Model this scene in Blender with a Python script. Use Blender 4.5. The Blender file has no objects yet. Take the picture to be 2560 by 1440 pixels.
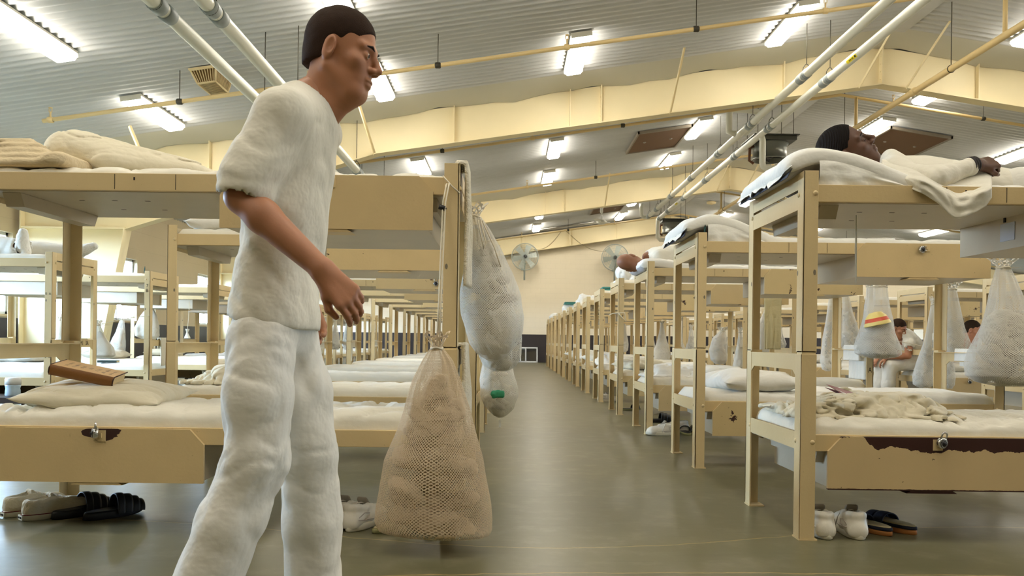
import bpy, bmesh, math, random
import numpy as np
from mathutils import Vector, Matrix, noise
PI = math.pi
SC = bpy.context.scene
COL = SC.collection
# ---------------------------------------------------------------- camera model
ROLL, FPX, HC, VX, VY = .013, 1990.0, .845, 1275.0, 853.0

def at(px, py, Y):
    """world point at depth Y seen at a pixel of the 2560x1440 photograph"""
    a, b = px - VX, VY - py
    c, s = math.cos(ROLL), math.sin(ROLL)
    return Vector(((a*c - b*s)*Y/FPX, Y, HC + (a*s + b*c)*Y/FPX))

# ---------------------------------------------------------------- object helpers
def link(o):
    COL.objects.link(o)
    return o

def tag(o, label=None, cat=None, group=None, kind=None):
    if label: o['label'] = label
    if cat: o['category'] = cat
    if group: o['group'] = group
    if kind: o['kind'] = kind
    return o

def empty(name, loc=(0, 0, 0), rz=0.0, label=None, cat=None, group=None):
    o = link(bpy.data.objects.new(name, None))
    o.location = loc
    o.rotation_euler = (0, 0, rz)
    o.empty_display_size = .05
    return tag(o, label, cat, group)

def mesh_obj(name, me, mat=None, parent=None, loc=None):
    o = link(bpy.data.objects.new(name, me))
    if mat is not None and not me.materials:
        for m in (mat if isinstance(mat, (list, tuple)) else [mat]):
            me.materials.append(m)
    if parent is not None: o.parent = parent
    if loc is not None: o.location = loc
    return o

def copy_tree(o, parent=None):
    c = link(o.copy())
    c.parent = parent
    for ch in o.children:
        copy_tree(ch, c)
    return c

# ---------------------------------------------------------------- mesh builder
class MB:
    def __init__(s):
        s.v, s.f, s.m, s.sm, s.mi, s.uv = [], [], [], [], 0, {}

    def quadgrid(s, P, nu, nv, closed_u=False, closed_v=False, smooth=True, uv=None, flip=False):
        """P: list of nu*nv points, index u*nv+v"""
        b = len(s.v)
        s.v.extend([tuple(p) for p in P])
        for i in range(nu if closed_u else nu - 1):
            for j in range(nv if closed_v else nv - 1):
                i2, j2 = (i + 1) % nu, (j + 1) % nv
                q = [b+i*nv+j, b+i2*nv+j, b+i2*nv+j2, b+i*nv+j2]
                if flip: q.reverse()
                if uv is not None:
                    u0, u1, v0, v1 = uv(i), uv(i+1), j/max(1, nv-1), (j+1)/max(1, nv-1)
                    c = [(u0, v0), (u1, v0), (u1, v1), (u0, v1)]
                    if flip: c.reverse()
                    s.uv[len(s.f)] = c
                s.f.append(q); s.m.append(s.mi); s.sm.append(smooth)
        return s

    def face(s, pts, smooth=False):
        b = len(s.v)
        s.v.extend([tuple(p) for p in pts])
        s.f.append(list(range(b, b+len(pts)))); s.m.append(s.mi); s.sm.append(smooth)
        return s

    def box(s, x0, x1, y0, y1, z0, z1, bev=0.0, M=None):
        if bev <= 0:
            vs = [(x, y, z) for x in (x0, x1) for y in (y0, y1) for z in (z0, z1)]
            fs = [(0,1,3,2), (4,6,7,5), (0,4,5,1), (2,3,7,6), (0,2,6,4), (1,5,7,3)]
        else:
            bm = bmesh.new()
            bmesh.ops.create_cube(bm, size=1)
            for v in bm.verts:
                v.co = Vector(((x0+x1)/2+v.co.x*(x1-x0), (y0+y1)/2+v.co.y*(y1-y0), (z0+z1)/2+v.co.z*(z1-z0)))
            bmesh.ops.bevel(bm, geom=bm.edges[:], offset=bev, segments=2, profile=.5, affect='EDGES')
            bm.verts.ensure_lookup_table(); bm.verts.index_update()
            vs = [tuple(v.co) for v in bm.verts]
            fs = [tuple(v.index for v in f.verts) for f in bm.faces]
            bm.free()
        if M is not None: vs = [tuple(M @ Vector(v)) for v in vs]
        b = len(s.v)
        s.v.extend(vs)
        for f in fs:
            s.f.append([b+i for i in f]); s.m.append(s.mi); s.sm.append(False)
        return s

    def prism(s, pts, y0, y1, axis='Y', smooth=False):
        """extrude a closed polygon (2D) along an axis"""
        def mk(p, t):
            return (p[0], t, p[1]) if axis == 'Y' else ((t, p[0], p[1]) if axis == 'X' else (p[0], p[1], t))
        n, b = len(pts), len(s.v)
        s.v.extend([mk(p, y0) for p in pts] + [mk(p, y1) for p in pts])
        for i in range(n):
            j = (i+1) % n
            s.f.append([b+i, b+j, b+n+j, b+n+i]); s.m.append(s.mi); s.sm.append(smooth)
        s.f.append(list(range(b+n-1, b-1, -1))); s.m.append(s.mi); s.sm.append(False)
        s.f.append(list(range(b+n, b+2*n))); s.m.append(s.mi); s.sm.append(False)
        return s

    def tube(s, pts, r, n=10, cap=True, closed=False, uv=False):
        pts = [Vector(p) for p in pts]
        N = len(pts)
        rr = r if isinstance(r, (list, tuple)) else [r]*N
        P = []
        up = None
        for i, p in enumerate(pts):
            t = (pts[(i+1) % N] - pts[i-1]) if (closed or 0 < i < N-1) else (pts[1]-pts[0] if i == 0 else pts[-1]-pts[-2])
            if t.length < 1e-9: t = Vector((0, 0, 1))
            t.normalize()
            if up is None:
                up = t.cross(Vector((0, 0, 1)))
                if up.length < 1e-3: up = t.cross(Vector((1, 0, 0)))
            up = (up - t*up.dot(t)).normalized()
            w = t.cross(up)
            for k in range(n):
                a = 2*PI*k/n
                P.append(p + (up*math.cos(a) + w*math.sin(a))*rr[i])
        s.quadgrid(P, N, n, closed_u=closed, closed_v=True)
        if cap and not closed:
            b = len(s.v) - N*n
            s.f.append([b+k for k in range(n)]); s.m.append(s.mi); s.sm.append(False)
            s.f.append([b+(N-1)*n+k for k in range(n-1, -1, -1)]); s.m.append(s.mi); s.sm.append(False)
        return s

    def lathe(s, prof, n=24, c=(0, 0, 0), axis='Z', cap=True):
        """prof: list of (r, h)"""
        P = []
        for r, h in prof:
            for k in range(n):
                a = 2*PI*k/n
                x, y = r*math.cos(a), r*math.sin(a)
                p = (x, y, h) if axis == 'Z' else ((x, h, y) if axis == 'Y' else (h, x, y))
                P.append((p[0]+c[0], p[1]+c[1], p[2]+c[2]))
        b = len(s.v)
        s.quadgrid(P, len(prof), n, closed_v=True)
        if cap:
            for i0 in (0, len(prof)-1):
                if prof[i0][0] > 1e-5:
                    s.f.append([b+i0*n+k for k in range(n)]); s.m.append(s.mi); s.sm.append(False)
        return s

    def dome(s, c, nrm, r, h=None):
        """little bolt head"""
        c = Vector(c); q = Vector((0, 0, 1)).rotation_difference(Vector(nrm)).to_matrix()
        h = h or r*.6
        P = []
        for rr, hh in ((1, 0), (.92, .45), (.6, .85), (.12, 1)):
            for k in range(10):
                a = 2*PI*k/10
                P.append(c + q @ Vector((r*rr*math.cos(a), r*rr*math.sin(a), h*hh)))
        s.quadgrid(P, 4, 10, closed_v=True)
        return s

    def raw(s, V, F, smooth=True):
        b = len(s.v)
        s.v.extend([tuple(p) for p in V])
        for f in F:
            s.f.append([b+int(i) for i in f]); s.m.append(s.mi); s.sm.append(smooth)
        return s

    def mesh(s, name, mats=None, normals=True):
        me = bpy.data.meshes.new(name)
        me.from_pydata(s.v, [], s.f)
        me.polygons.foreach_set('material_index', s.m)
        me.polygons.foreach_set('use_smooth', s.sm)
        if s.uv:
            ul = me.uv_layers.new(name='UVMap')
            for i, p in enumerate(me.polygons):
                c = s.uv.get(i)
                if c:
                    for k, li in enumerate(p.loop_indices):
                        ul.data[li].uv = c[k]
        if normals:
            bm = bmesh.new(); bm.from_mesh(me)
            bmesh.ops.recalc_face_normals(bm, faces=bm.faces[:])
            bm.to_mesh(me); bm.free()
        if mats is not None:
            for m in (mats if isinstance(mats, (list, tuple)) else [mats]):
                me.materials.append(m)
        me.update()
        return me

    def build(s, name, mats, parent=None, loc=None, normals=True):
        return mesh_obj(name, s.mesh(name, mats, normals), None, parent, loc)

def text_mesh(txt, size, name='lettering', depth=.0006):
    cu = bpy.data.curves.new(name, 'FONT')
    cu.body = txt; cu.size = size; cu.align_x = 'CENTER'; cu.align_y = 'CENTER'
    cu.extrude = depth; cu.resolution_u = 3
    o = link(bpy.data.objects.new(name, cu))
    dg = bpy.context.evaluated_depsgraph_get()
    me = bpy.data.meshes.new_from_object(o.evaluated_get(dg))
    bpy.data.objects.remove(o); bpy.data.curves.remove(cu)
    me.name = name
    return me

def letters(txt, size, mat, parent, loc, rot=(PI/2, 0, 0), sx=.7, name='lettering'):
    me = text_mesh(txt, size, name)
    o = mesh_obj(name, me, mat, parent)
    o.location = loc; o.rotation_euler = rot; o.scale = (sx, 1, 1)
    return o

# ---------------------------------------------------------------- implicit surfaces (numpy)
def smin(a, b, k):
    h = np.clip(.5 + .5*(b-a)/k, 0, 1)
    return b + (a-b)*h - k*h*(1-h)

RNG = np.random.RandomState(7)
LAT = RNG.rand(32, 32, 32).astype(np.float32)*2-1

def vnoise(x, y, z):
    x, y, z = np.broadcast_arrays(x, y, z)
    xi, yi, zi = np.floor(x).astype(int), np.floor(y).astype(int), np.floor(z).astype(int)
    fx, fy, fz = x-xi, y-yi, z-zi
    fx, fy, fz = fx*fx*(3-2*fx), fy*fy*(3-2*fy), fz*fz*(3-2*fz)
    r = 0
    for dx in (0, 1):
        for dy in (0, 1):
            for dz in (0, 1):
                r = r + LAT[(xi+dx) % 32, (yi+dy) % 32, (zi+dz) % 32] * (fx if dx else 1-fx)*(fy if dy else 1-fy)*(fz if dz else 1-fz)
    return r

def ridge(x, y, z):
    return 1-np.abs(vnoise(x, y, z))*2

class SDF:
    def __init__(s, lo, hi, res):
        s.lo = np.array(lo, float); s.res = res
        n = np.ceil((np.array(hi, float)-s.lo)/res).astype(int)+1
        s.n = n
        s.ax = [s.lo[i]+np.arange(n[i])*res for i in range(3)]
        s.F = np.full(n, 9.0, np.float32)

    def _box(s, lo, hi):
        a = np.clip(np.floor((np.array(lo)-s.lo)/s.res).astype(int), 0, s.n)
        b = np.clip(np.ceil((np.array(hi)-s.lo)/s.res).astype(int)+1, 0, s.n)
        if np.any(b-a < 1): return None
        sl = tuple(slice(a[i], b[i]) for i in range(3))
        return sl, s.ax[0][sl[0]][:, None, None], s.ax[1][sl[1]][None, :, None], s.ax[2][sl[2]][None, None, :]

    def _op(s, d, sl, k, sub):
        if sub:
            s.F[sl] = -smin(-s.F[sl], d, k) if k > 0 else np.maximum(s.F[sl], -d)
        else:
            s.F[sl] = smin(s.F[sl], d, k) if k > 0 else np.minimum(s.F[sl], d)

    def cap(s, a, b, ra, rb=None, k=.01, sub=False):
        rb = ra if rb is None else rb
        a = np.array(a, float); b = np.array(b, float)
        m = max(ra, rb)+k+2*s.res
        q = s._box(np.minimum(a, b)-m, np.maximum(a, b)+m)
        if q is None: return s
        sl, X, Y, Z = q
        ab = b-a; L = max(1e-12, float(ab@ab))
        t = np.clip(((X-a[0])*ab[0]+(Y-a[1])*ab[1]+(Z-a[2])*ab[2])/L, 0, 1)
        d = np.sqrt((X-a[0]-t*ab[0])**2+(Y-a[1]-t*ab[1])**2+(Z-a[2]-t*ab[2])**2)-(ra+t*(rb-ra))
        s._op(d, sl, k, sub)
        return s

    def chain(s, pts, rs, k=.01):
        for i in range(len(pts)-1):
            s.cap(pts[i], pts[i+1], rs[i], rs[i+1], k)
        return s

    def ell(s, c, r, k=.01, R=None, sub=False):
        c = np.array(c, float); r = np.array(r, float)
        m = float(max(r))+k+2*s.res
        q = s._box(c-m, c+m)
        if q is None: return s
        sl, X, Y, Z = q
        x, y, z = X-c[0], Y-c[1], Z-c[2]
        if R is not None:
            R = np.array(R)  # columns = local axes
            x, y, z = (x*R[0, i]+y*R[1, i]+z*R[2, i] for i in range(3))
        k0 = np.sqrt((x/r[0])**2+(y/r[1])**2+(z/r[2])**2)
        k1 = np.sqrt((x/r[0]**2)**2+(y/r[1]**2)**2+(z/r[2]**2)**2)+1e-9
        d = k0*(k0-1)/k1
        s._op(d, sl, k, sub)
        return s

    def rbox(s, c, h, rad, k=.01, R=None, sub=False):
        c = np.array(c, float); h = np.array(h, float)
        m = float(np.linalg.norm(h))+k+2*s.res
        q = s._box(c-m, c+m)
        if q is None: return s
        sl, X, Y, Z = q
        x, y, z = X-c[0], Y-c[1], Z-c[2]
        if R is not None:
            R = np.array(R)
            x, y, z = (x*R[0, i]+y*R[1, i]+z*R[2, i] for i in range(3))
        qx, qy, qz = np.abs(x)-h[0]+rad, np.abs(y)-h[1]+rad, np.abs(z)-h[2]+rad
        d = np.sqrt(np.maximum(qx, 0)**2+np.maximum(qy, 0)**2+np.maximum(qz, 0)**2)+np.minimum(np.maximum(qx, np.maximum(qy, qz)), 0)-rad
        s._op(d, sl, k, sub)
        return s

    def plane(s, p, nrm, k=0.0):
        """keep only the side the normal points away from"""
        p = np.array(p, float); nrm = np.array(nrm, float)/np.linalg.norm(nrm)
        X, Y, Z = s.ax[0][:, None, None], s.ax[1][None, :, None], s.ax[2][None, None, :]
        d = (X-p[0])*nrm[0]+(Y-p[1])*nrm[1]+(Z-p[2])*nrm[2]
        s.F = np.maximum(s.F, d) if k <= 0 else -smin(-s.F, -d, k)
        return s

    def disp(s, fn):
        X, Y, Z = s.ax[0][:, None, None], s.ax[1][None, :, None], s.ax[2][None, None, :]
        near = np.abs(s.F) < .08
        idx = np.nonzero(near)
        s.F[idx] += fn(s.ax[0][idx[0]], s.ax[1][idx[1]], s.ax[2][idx[2]]).astype(np.float32)
        return s

    def verts(s):
        F = s.F
        F[0], F[-1] = np.maximum(F[0], 1e-3), np.maximum(F[-1], 1e-3)
        F[:, 0], F[:, -1] = np.maximum(F[:, 0], 1e-3), np.maximum(F[:, -1], 1e-3)
        F[:, :, 0], F[:, :, -1] = np.maximum(F[:, :, 0], 1e-3), np.maximum(F[:, :, -1], 1e-3)
        ins = F < 0
        n = np.array(F.shape)-1
        C = np.zeros(n, np.int8)
        for dx in (0, 1):
            for dy in (0, 1):
                for dz in (0, 1):
                    C += ins[dx:dx+n[0], dy:dy+n[1], dz:dz+n[2]]
        act = (C > 0) & (C < 8)
        ci = np.array(np.nonzero(act)).T
        ID = np.full(n, -1, np.int64)
        ID[act] = np.arange(len(ci))
        acc = np.zeros((len(ci), 3)); cnt = np.zeros(len(ci))
        cor = [(x, y, z) for x in (0, 1) for y in (0, 1) for z in (0, 1)]
        for a in cor:
            for axis in range(3):
                if a[axis]: continue
                b = list(a); b[axis] = 1
                fa = F[ci[:, 0]+a[0], ci[:, 1]+a[1], ci[:, 2]+a[2]]
                fb = F[ci[:, 0]+b[0], ci[:, 1]+b[1], ci[:, 2]+b[2]]
                m = (fa < 0) != (fb < 0)
                t = fa[m]/(fa[m]-fb[m])
                p = np.tile(np.array(a, float), (m.sum(), 1)); p[:, axis] = t
                acc[m] += p; cnt[m] += 1
        V = s.lo + (ci + acc/cnt[:, None])*s.res
        faces = []
        for axis in range(3):
            o1, o2 = (axis+1) % 3, (axis+2) % 3
            A = [slice(None)]*3; B = [slice(None)]*3
            A[axis] = slice(0, -1); B[axis] = slice(1, None)
            cr = ins[tuple(A)] != ins[tuple(B)]
            idx = np.array(np.nonzero(cr)).T
            ok = (idx[:, o1] > 0) & (idx[:, o2] > 0) & (idx[:, o1] < n[o1]) & (idx[:, o2] < n[o2])
            idx = idx[ok]
            q = []
            for d1, d2 in ((-1, -1), (0, -1), (0, 0), (-1, 0)):
                j = idx.copy(); j[:, o1] += d1; j[:, o2] += d2
                q.append(ID[j[:, 0], j[:, 1], j[:, 2]])
            q = np.array(q).T
            inside_first = ins[idx[:, 0], idx[:, 1], idx[:, 2]]
            q[~inside_first] = q[~inside_first][:, ::-1]
            faces.append(q)
        Fc = np.concatenate(faces)
        Fc = Fc[(Fc >= 0).all(1)]
        return V, Fc

def np_mesh(name, parts, mat=None, smooth=True):
    """parts: list of (V, F, material_index)"""
    V = np.concatenate([p[0] for p in parts]); off = 0; Fs = []; mi = []
    for p in parts:
        Fs.append(p[1]+off); off += len(p[0]); mi.append(np.full(len(p[1]), p[2] if len(p) > 2 else 0))
    F = np.concatenate(Fs); mi = np.concatenate(mi)
    me = bpy.data.meshes.new(name)
    me.vertices.add(len(V)); me.vertices.foreach_set('co', V.astype(np.float32).ravel())
    me.loops.add(F.size); me.loops.foreach_set('vertex_index', F.astype(np.int32).ravel())
    me.polygons.add(len(F)); me.polygons.foreach_set('loop_start', np.arange(len(F), dtype=np.int32)*4)
    me.polygons.foreach_set('material_index', mi.astype(np.int32))
    me.polygons.foreach_set('use_smooth', np.full(len(F), smooth))
    me.update(calc_edges=True); me.validate()
    for m in (mat if isinstance(mat, (list, tuple)) else ([mat] if mat else [])):
        me.materials.append(m)
    return me

def sdf_obj(name, sdf, mat, parent=None, loc=None):
    return mesh_obj(name, np_mesh(name, [sdf.verts()], mat), None, parent, loc)

# ---------------------------------------------------------------- materials
MATS = {}
def srgb(r, g, b):
    return tuple(((c/255)/12.92 if c/255 <= .04045 else ((c/255+.055)/1.055)**2.4) for c in (r, g, b)) + (1,)

class NT:
    def __init__(s, name):
        s.m = bpy.data.materials.new(name); s.m.use_nodes = True
        s.t = s.m.node_tree; s.n = s.t.nodes; s.l = s.t.links
        s.b = s.n['Principled BSDF']; s.out = s.n['Material Output']
        MATS[name] = s.m

    def add(s, typ, ins=None, **kw):
        nd = s.n.new(typ)
        for k, v in kw.items(): setattr(nd, k, v)
        for k, v in (ins or {}).items(): s.set(nd, k, v)
        return nd

    def set(s, nd, k, v):
        i = nd.inputs[k]
        if isinstance(v, bpy.types.NodeSocket): s.l.new(v, i)
        elif isinstance(v, bpy.types.Node): s.l.new(v.outputs[0], i)
        else: i.default_value = v

    def math(s, op, a, b=None, c=None, clamp=False):
        nd = s.add('ShaderNodeMath', operation=op, use_clamp=clamp)
        for i, v in enumerate((a, b, c)):
            if v is not None: s.set(nd, i, v)
        return nd.outputs[0]

    def mix(s, f, a, b):
        nd = s.add('ShaderNodeMix', data_type='RGBA')
        s.set(nd, 0, f); s.set(nd, 6, a); s.set(nd, 7, b)
        return nd.outputs[2]

    def coord(s, which='Object', rnd=False, scale=None):
        c = s.add('ShaderNodeTexCoord').outputs[which]
        if rnd:
            oi = s.add('ShaderNodeObjectInfo')
            k = s.add('ShaderNodeVectorMath', operation='SCALE')
            k.inputs[0].default_value = (37, 91, 53); s.set(k, 3, oi.outputs['Random'])
            a = s.add('ShaderNodeVectorMath', operation='ADD')
            s.set(a, 0, c); s.set(a, 1, k.outputs[0]); c = a.outputs[0]
        if scale:
            mp = s.add('ShaderNodeMapping'); s.set(mp, 'Vector', c); mp.inputs['Scale'].default_value = scale
            c = mp.outputs[0]
        return c

    def noise(s, vec, scale, detail=3, rough=.55):
        return s.add('ShaderNodeTexNoise', {'Vector': vec, 'Scale': scale, 'Detail': detail, 'Roughness': rough}).outputs[0]

    def ramp(s, f, a, b):
        nd = s.add('ShaderNodeMapRange', {0: f, 1: a, 2: b})
        nd.interpolation_type = 'SMOOTHSTEP'
        return nd.outputs[0]

    def bump(s, h, strength, dist=.01):
        nd = s.add('ShaderNodeBump', {'Height': h, 'Strength': strength, 'Distance': dist})
        s.set(s.b, 'Normal', nd.outputs[0])

    def fin(s, col=None, rough=None, spec=None, metal=None):
        if col is not None: s.set(s.b, 'Base Color', col)
        if rough is not None: s.set(s.b, 'Roughness', rough)
        if spec is not None: s.set(s.b, 'Specular IOR Level', spec)
        if metal is not None: s.set(s.b, 'Metallic', metal)
        return s.m

def simple(name, rgb, rough=.6, var=.06, scale=8, bump=0, bscale=60, metal=0, spec=.4, dist=.004):
    t = NT(name)
    c = t.coord(rnd=True)
    n = t.noise(c, scale)
    lo = tuple(max(0, v*(1-var)) for v in srgb(*rgb)[:3])+(1,)
    hi = tuple(min(1, v*(1+var)) for v in srgb(*rgb)[:3])+(1,)
    if bump: t.bump(t.noise(c, bscale, 4), bump, dist)
    return t.fin(t.mix(n, lo, hi), rough, spec, metal)

def paint(name, rgb, wear=.0, rough=.42, edge=None):
    """beige enamel with chips to brown steel; wear 0..1"""
    t = NT(name)
    c = t.coord(rnd=True)
    base = srgb(*rgb)
    n = t.noise(c, 5, 4)
    col = t.mix(n, tuple(v*.9 for v in base[:3])+(1,), tuple(min(1, v*1.07) for v in base[:3])+(1,))
    # fine speckle dirt
    d = t.ramp(t.noise(c, 42, 5, .7), .66, .74)
    col = t.mix(t.math('MULTIPLY', d, .35), col, srgb(120, 96, 62))
    chip = t.ramp(t.noise(c, 9, 6, .68), .735-.13*wear, .745-.13*wear)
    if edge is not None:
        z = t.add('ShaderNodeSeparateXYZ', {0: t.coord()}).outputs
        lo, hi, amp, x0 = edge
        nz = t.noise(c, 13, 5, .65)
        g = t.math('ADD', t.ramp(z[2], lo, hi), t.math('MULTIPLY', t.math('SUBTRACT', nz, .5), amp))
        if x0 is not None: g = t.math('MULTIPLY', g, t.ramp(z[0], x0, x0+.03))
        chip = t.math('MAXIMUM', chip, t.ramp(g, .78, .80))
    col = t.mix(chip, col, srgb(62, 34, 27))
    if name == 'cream_paint':   # rust and bare steel at the feet of the posts
        zf = t.add('ShaderNodeSeparateXYZ', {0: t.coord()}).outputs[2]
        chip = t.math('MAXIMUM', chip, t.math('LESS_THAN', zf, t.math('SUBTRACT', t.math('MULTIPLY', t.noise(c, 26, 4), .14), .035)))
    fb = t.noise(c, 70, 3)
    h = t.math('SUBTRACT', t.math('MULTIPLY', fb, .35), chip)
    t.bump(h, .4, .004)
    return t.fin(col, t.math('ADD', rough, t.math('MULTIPLY', chip, .25)), .45)

def cloth(name, rgb, bump=.35, scale=7, rough=.9, weave=0):
    t = NT(name)
    c = t.coord(rnd=True)
    base = srgb(*rgb)
    col = t.mix(t.noise(c, 3, 3), tuple(v*.92 for v in base[:3])+(1,), tuple(min(1, v*1.04) for v in base[:3])+(1,))
    st = t.coord(rnd=True, scale=(1, 2.2, 1.4))
    h = t.math('ADD', t.noise(st, scale, 3, .5), t.math('MULTIPLY', t.noise(c, 160, 2), .02 + weave))
    t.bump(h, bump, .03)
    t.set(t.b, 'Sheen Weight', .15)
    return t.fin(col, rough, .2)

def emit(name, rgb, strength):
    t = NT(name)
    e = t.add('ShaderNodeEmission', {'Color': srgb(*rgb), 'Strength': strength})
    t.l.new(e.outputs[0], t.out.inputs[0])
    return t.m

def net(name, rgb, n_u, n_v, thread=.36, rough=.9):
    """knotted laundry netting: diamond holes from the cloth's own UVs"""
    t = NT(name)
    uv = t.add('ShaderNodeSeparateXYZ', {0: t.add('ShaderNodeTexCoord').outputs['UV']}).outputs
    u = t.math('MULTIPLY', uv[0], n_u); v = t.math('MULTIPLY', uv[1], n_v)
    def line(x):
        f = t.math('ABSOLUTE', t.math('SUBTRACT', t.math('FRACT', x), .5))
        return t.math('GREATER_THAN', f, .5-thread/2)
    a = t.math('MAXIMUM', line(t.math('ADD', u, v)), line(t.math('SUBTRACT', u, v)))
    t.fin(t.mix(t.noise(t.coord(rnd=True), 6), tuple(q*.93 for q in srgb(*rgb)[:3])+(1,), srgb(*rgb)), rough, .15)
    t.set(t.b, 'Alpha', a)
    return t.m

TAN = (218, 195, 148)
M_post = paint('cream_paint', TAN, .1)
M_rail = paint('rail_paint', (214, 190, 142), .2)
M_pan = paint('pan_paint', (196, 184, 162), .1, .36)
M_lock = paint('locker_paint', (211, 186, 138), .45)
M_lock2 = paint('locker_paint_chipped', (214, 190, 140), .95)
M_locked = paint('locker_paint_peeled_edge', (210, 184, 134), .12, edge=(.36, .47, .95, .33))
M_locked2 = paint('locker_paint_peeled_lock', (212, 188, 140), .12, edge=None)
M_text = simple('black_marking', (28, 26, 26), .7)
M_sheet = cloth('white_sheet', (238, 233, 218), .6, 5)
M_sheet2 = cloth('cream_sheet', (230, 221, 196), .6, 6)
M_white = cloth('white_cotton', (240, 238, 230), .35, 8)
M_towel = cloth('terry_towel', (236, 230, 212), .5, 40, weave=.4)
M_laundry = cloth('laundry_cloth', (212, 204, 186), .7, 14)
M_dark = simple('black_rubber', (26, 25, 28), .45)
M_hole = simple('dark_hole', (40, 32, 26), .9)
M_steel = simple('worn_steel', (150, 146, 138), .35, metal=.9)
M_chrome = simple('chrome', (205, 205, 205), .18, metal=1)
# ================================================================ the hall
XL, XR, Y0, Y1 = -8.45, 20.95, -9.0, 32.3
RX, RZ, SLOPE = 6.25, 6.05, .154
def zroof(x): return RZ - SLOPE*abs(x-RX)

def wall_material(name, rgb):
    t = NT(name)
    c = t.coord()
    mp = t.add('ShaderNodeMapping', {'Vector': c})
    mp.inputs['Rotation'].default_value = (PI/2, 0, 0) if name.endswith('end') else (PI/2, 0, PI/2)
    # painted concrete block, joints only just visible
    br = t.add('ShaderNodeTexBrick', {'Vector': mp.outputs[0], 'Scale': 1.0, 'Mortar Size': .006, 'Mortar Smooth': .3,
               'Brick Width': .4, 'Row Height': .2})
    base = srgb(*rgb)
    n = t.noise(c, 1.2, 4)
    col = t.mix(n, tuple(v*.94 for v in base[:3])+(1,), tuple(min(1, v*1.04) for v in base[:3])+(1,))
    f = br.outputs['Fac']
    col = t.mix(t.math('MULTIPLY', f, .16), col, tuple(v*.6 for v in base[:3])+(1,))
    t.bump(t.math('ADD', t.math('MULTIPLY', f, -1), t.math('MULTIPLY', t.noise(c, 40, 3), .15)), .35, .01)
    return t.fin(col, .55, .3)

W_side, W_end = wall_material('wall_paint_side_shaded', (184, 169, 140)), wall_material('wall_paint_end', (240, 228, 204))  # one wall paint; the side copy is darkened to stand for dimmer light
D_side, D_end = wall_material('dark_wainscot_side', (52, 48, 52)), wall_material('dark_wainscot_end', (58, 52, 52))
M_alu = simple('window_aluminium', (206, 208, 208), .4, metal=.3)

def floor_material():
    t = NT('polished_concrete')
    c = t.coord()
    a = t.noise(c, .9, 6, .6); b = t.noise(c, 6, 6, .65)
    col = t.mix(a, srgb(82, 80, 58), srgb(111, 107, 80))
    col = t.mix(t.math('MULTIPLY', t.ramp(b, .45, .8), .5), col, srgb(140, 132, 110))
    s = t.coord(scale=(1.2, 9, 1))
    col = t.mix(t.math('MULTIPLY', t.ramp(t.noise(s, 2.5, 4), .5, .8), .35), col, srgb(72, 68, 56))
    xyz = t.add('ShaderNodeSeparateXYZ', {0: c}).outputs
    wob = t.math('MULTIPLY', t.math('SUBTRACT', t.noise(c, 7, 4, .6), .5), .05)
    def crack(y0, k, amp, w, ph):
        y = t.math('ADD', t.math('MULTIPLY', xyz[0], k), y0)
        y = t.math('ADD', y, t.math('MULTIPLY', t.math('SINE', t.math('ADD', t.math('MULTIPLY', xyz[0], 1.5), ph)), amp))
        d = t.math('ABSOLUTE', t.math('SUBTRACT', t.math('ADD', xyz[1], wob), y))
        return t.math('SUBTRACT', 1, t.ramp(d, w*.4, w))
    cr = t.math('MAXIMUM', crack(3.48, .02, .22, .008, -1.8), crack(2.86, .06, .04, .008, 1))
    sp = t.ramp(t.noise(c, 22, 5, .7), .70, .76)
    col = t.mix(t.math('MULTIPLY', sp, .4), col, srgb(160, 150, 118))
    col = t.mix(t.math('MULTIPLY', cr, .55), col, srgb(176, 150, 96))
    t.bump(t.math('MULTIPLY', cr, -1), .1, .003)
    return t.fin(col, t.math('ADD', .27, t.math('MULTIPLY', a, .12)), .40)

M_floor = floor_material()
mb = MB(); mb.face([(XL-.2, Y0-.2, 0), (XR+.2, Y0-.2, 0), (XR+.2, Y1+.2, 0), (XL-.2, Y1+.2, 0)])
tag(mb.build('floor', M_floor), kind='structure')

# ceiling: corrugated steel liner, ribs running down the slope
def ceiling_material():
    t = NT('ceiling_liner')
    c = t.coord(scale=(.3, 1.5, 1))
    col = t.mix(t.noise(c, 2, 4), srgb(188, 189, 190), srgb(206, 207, 208))
    return t.fin(col, .5, .35, .0)
M_ceil = ceiling_material()
per, ns = .152, 8
prof = [0, .25, .8, 1, 1, .8, .25, 0]
ny = int((Y1-Y0+.4)/per)
ys = []
for i in range(ny):
    for k in range(ns):
        ys.append((Y0-.2+(i+k/ns)*per, prof[k]*.03))
mb = MB()
for xa, xb in ((XL-.2, RX), (RX, XR+.2)):
    P = []
    for j in range(7):
        x = xa+(xb-xa)*j/6
        for y, h in ys: P.append((x, y, zroof(x)+h))
    mb.quadgrid(P, 7, len(ys))
tag(mb.build('ceiling', M_ceil), kind='structure')
mb = MB()   # outer roof skin keeps daylight out
for xa, xb in ((XL-.4, RX), (RX, XR+.4)):
    mb.face([(xa, Y0-.4, zroof(xa)+.3), (xb, Y0-.4, zroof(xb)+.3), (xb, Y1+.4, zroof(xb)+.3), (xa, Y1+.4, zroof(xa)+.3)])
M_roofskin = simple('roof_sheet', (150, 150, 148), .7)
tag(mb.build('trim_1', M_roofskin), kind='structure')
# ridge cap seen from below
mb = MB()
mb.face([(RX-.18, Y0, zroof(RX-.18)-.012), (RX, Y0, RZ-.02), (RX, Y1, RZ-.02), (RX-.18, Y1, zroof(RX-.18)-.012)])
mb.face([(RX, Y0, RZ-.02), (RX+.18, Y0, zroof(RX+.18)-.012), (RX+.18, Y1, zroof(RX+.18)-.012), (RX, Y1, RZ-.02)])
tag(mb.build('trim_2', M_ceil), kind='structure')

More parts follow.
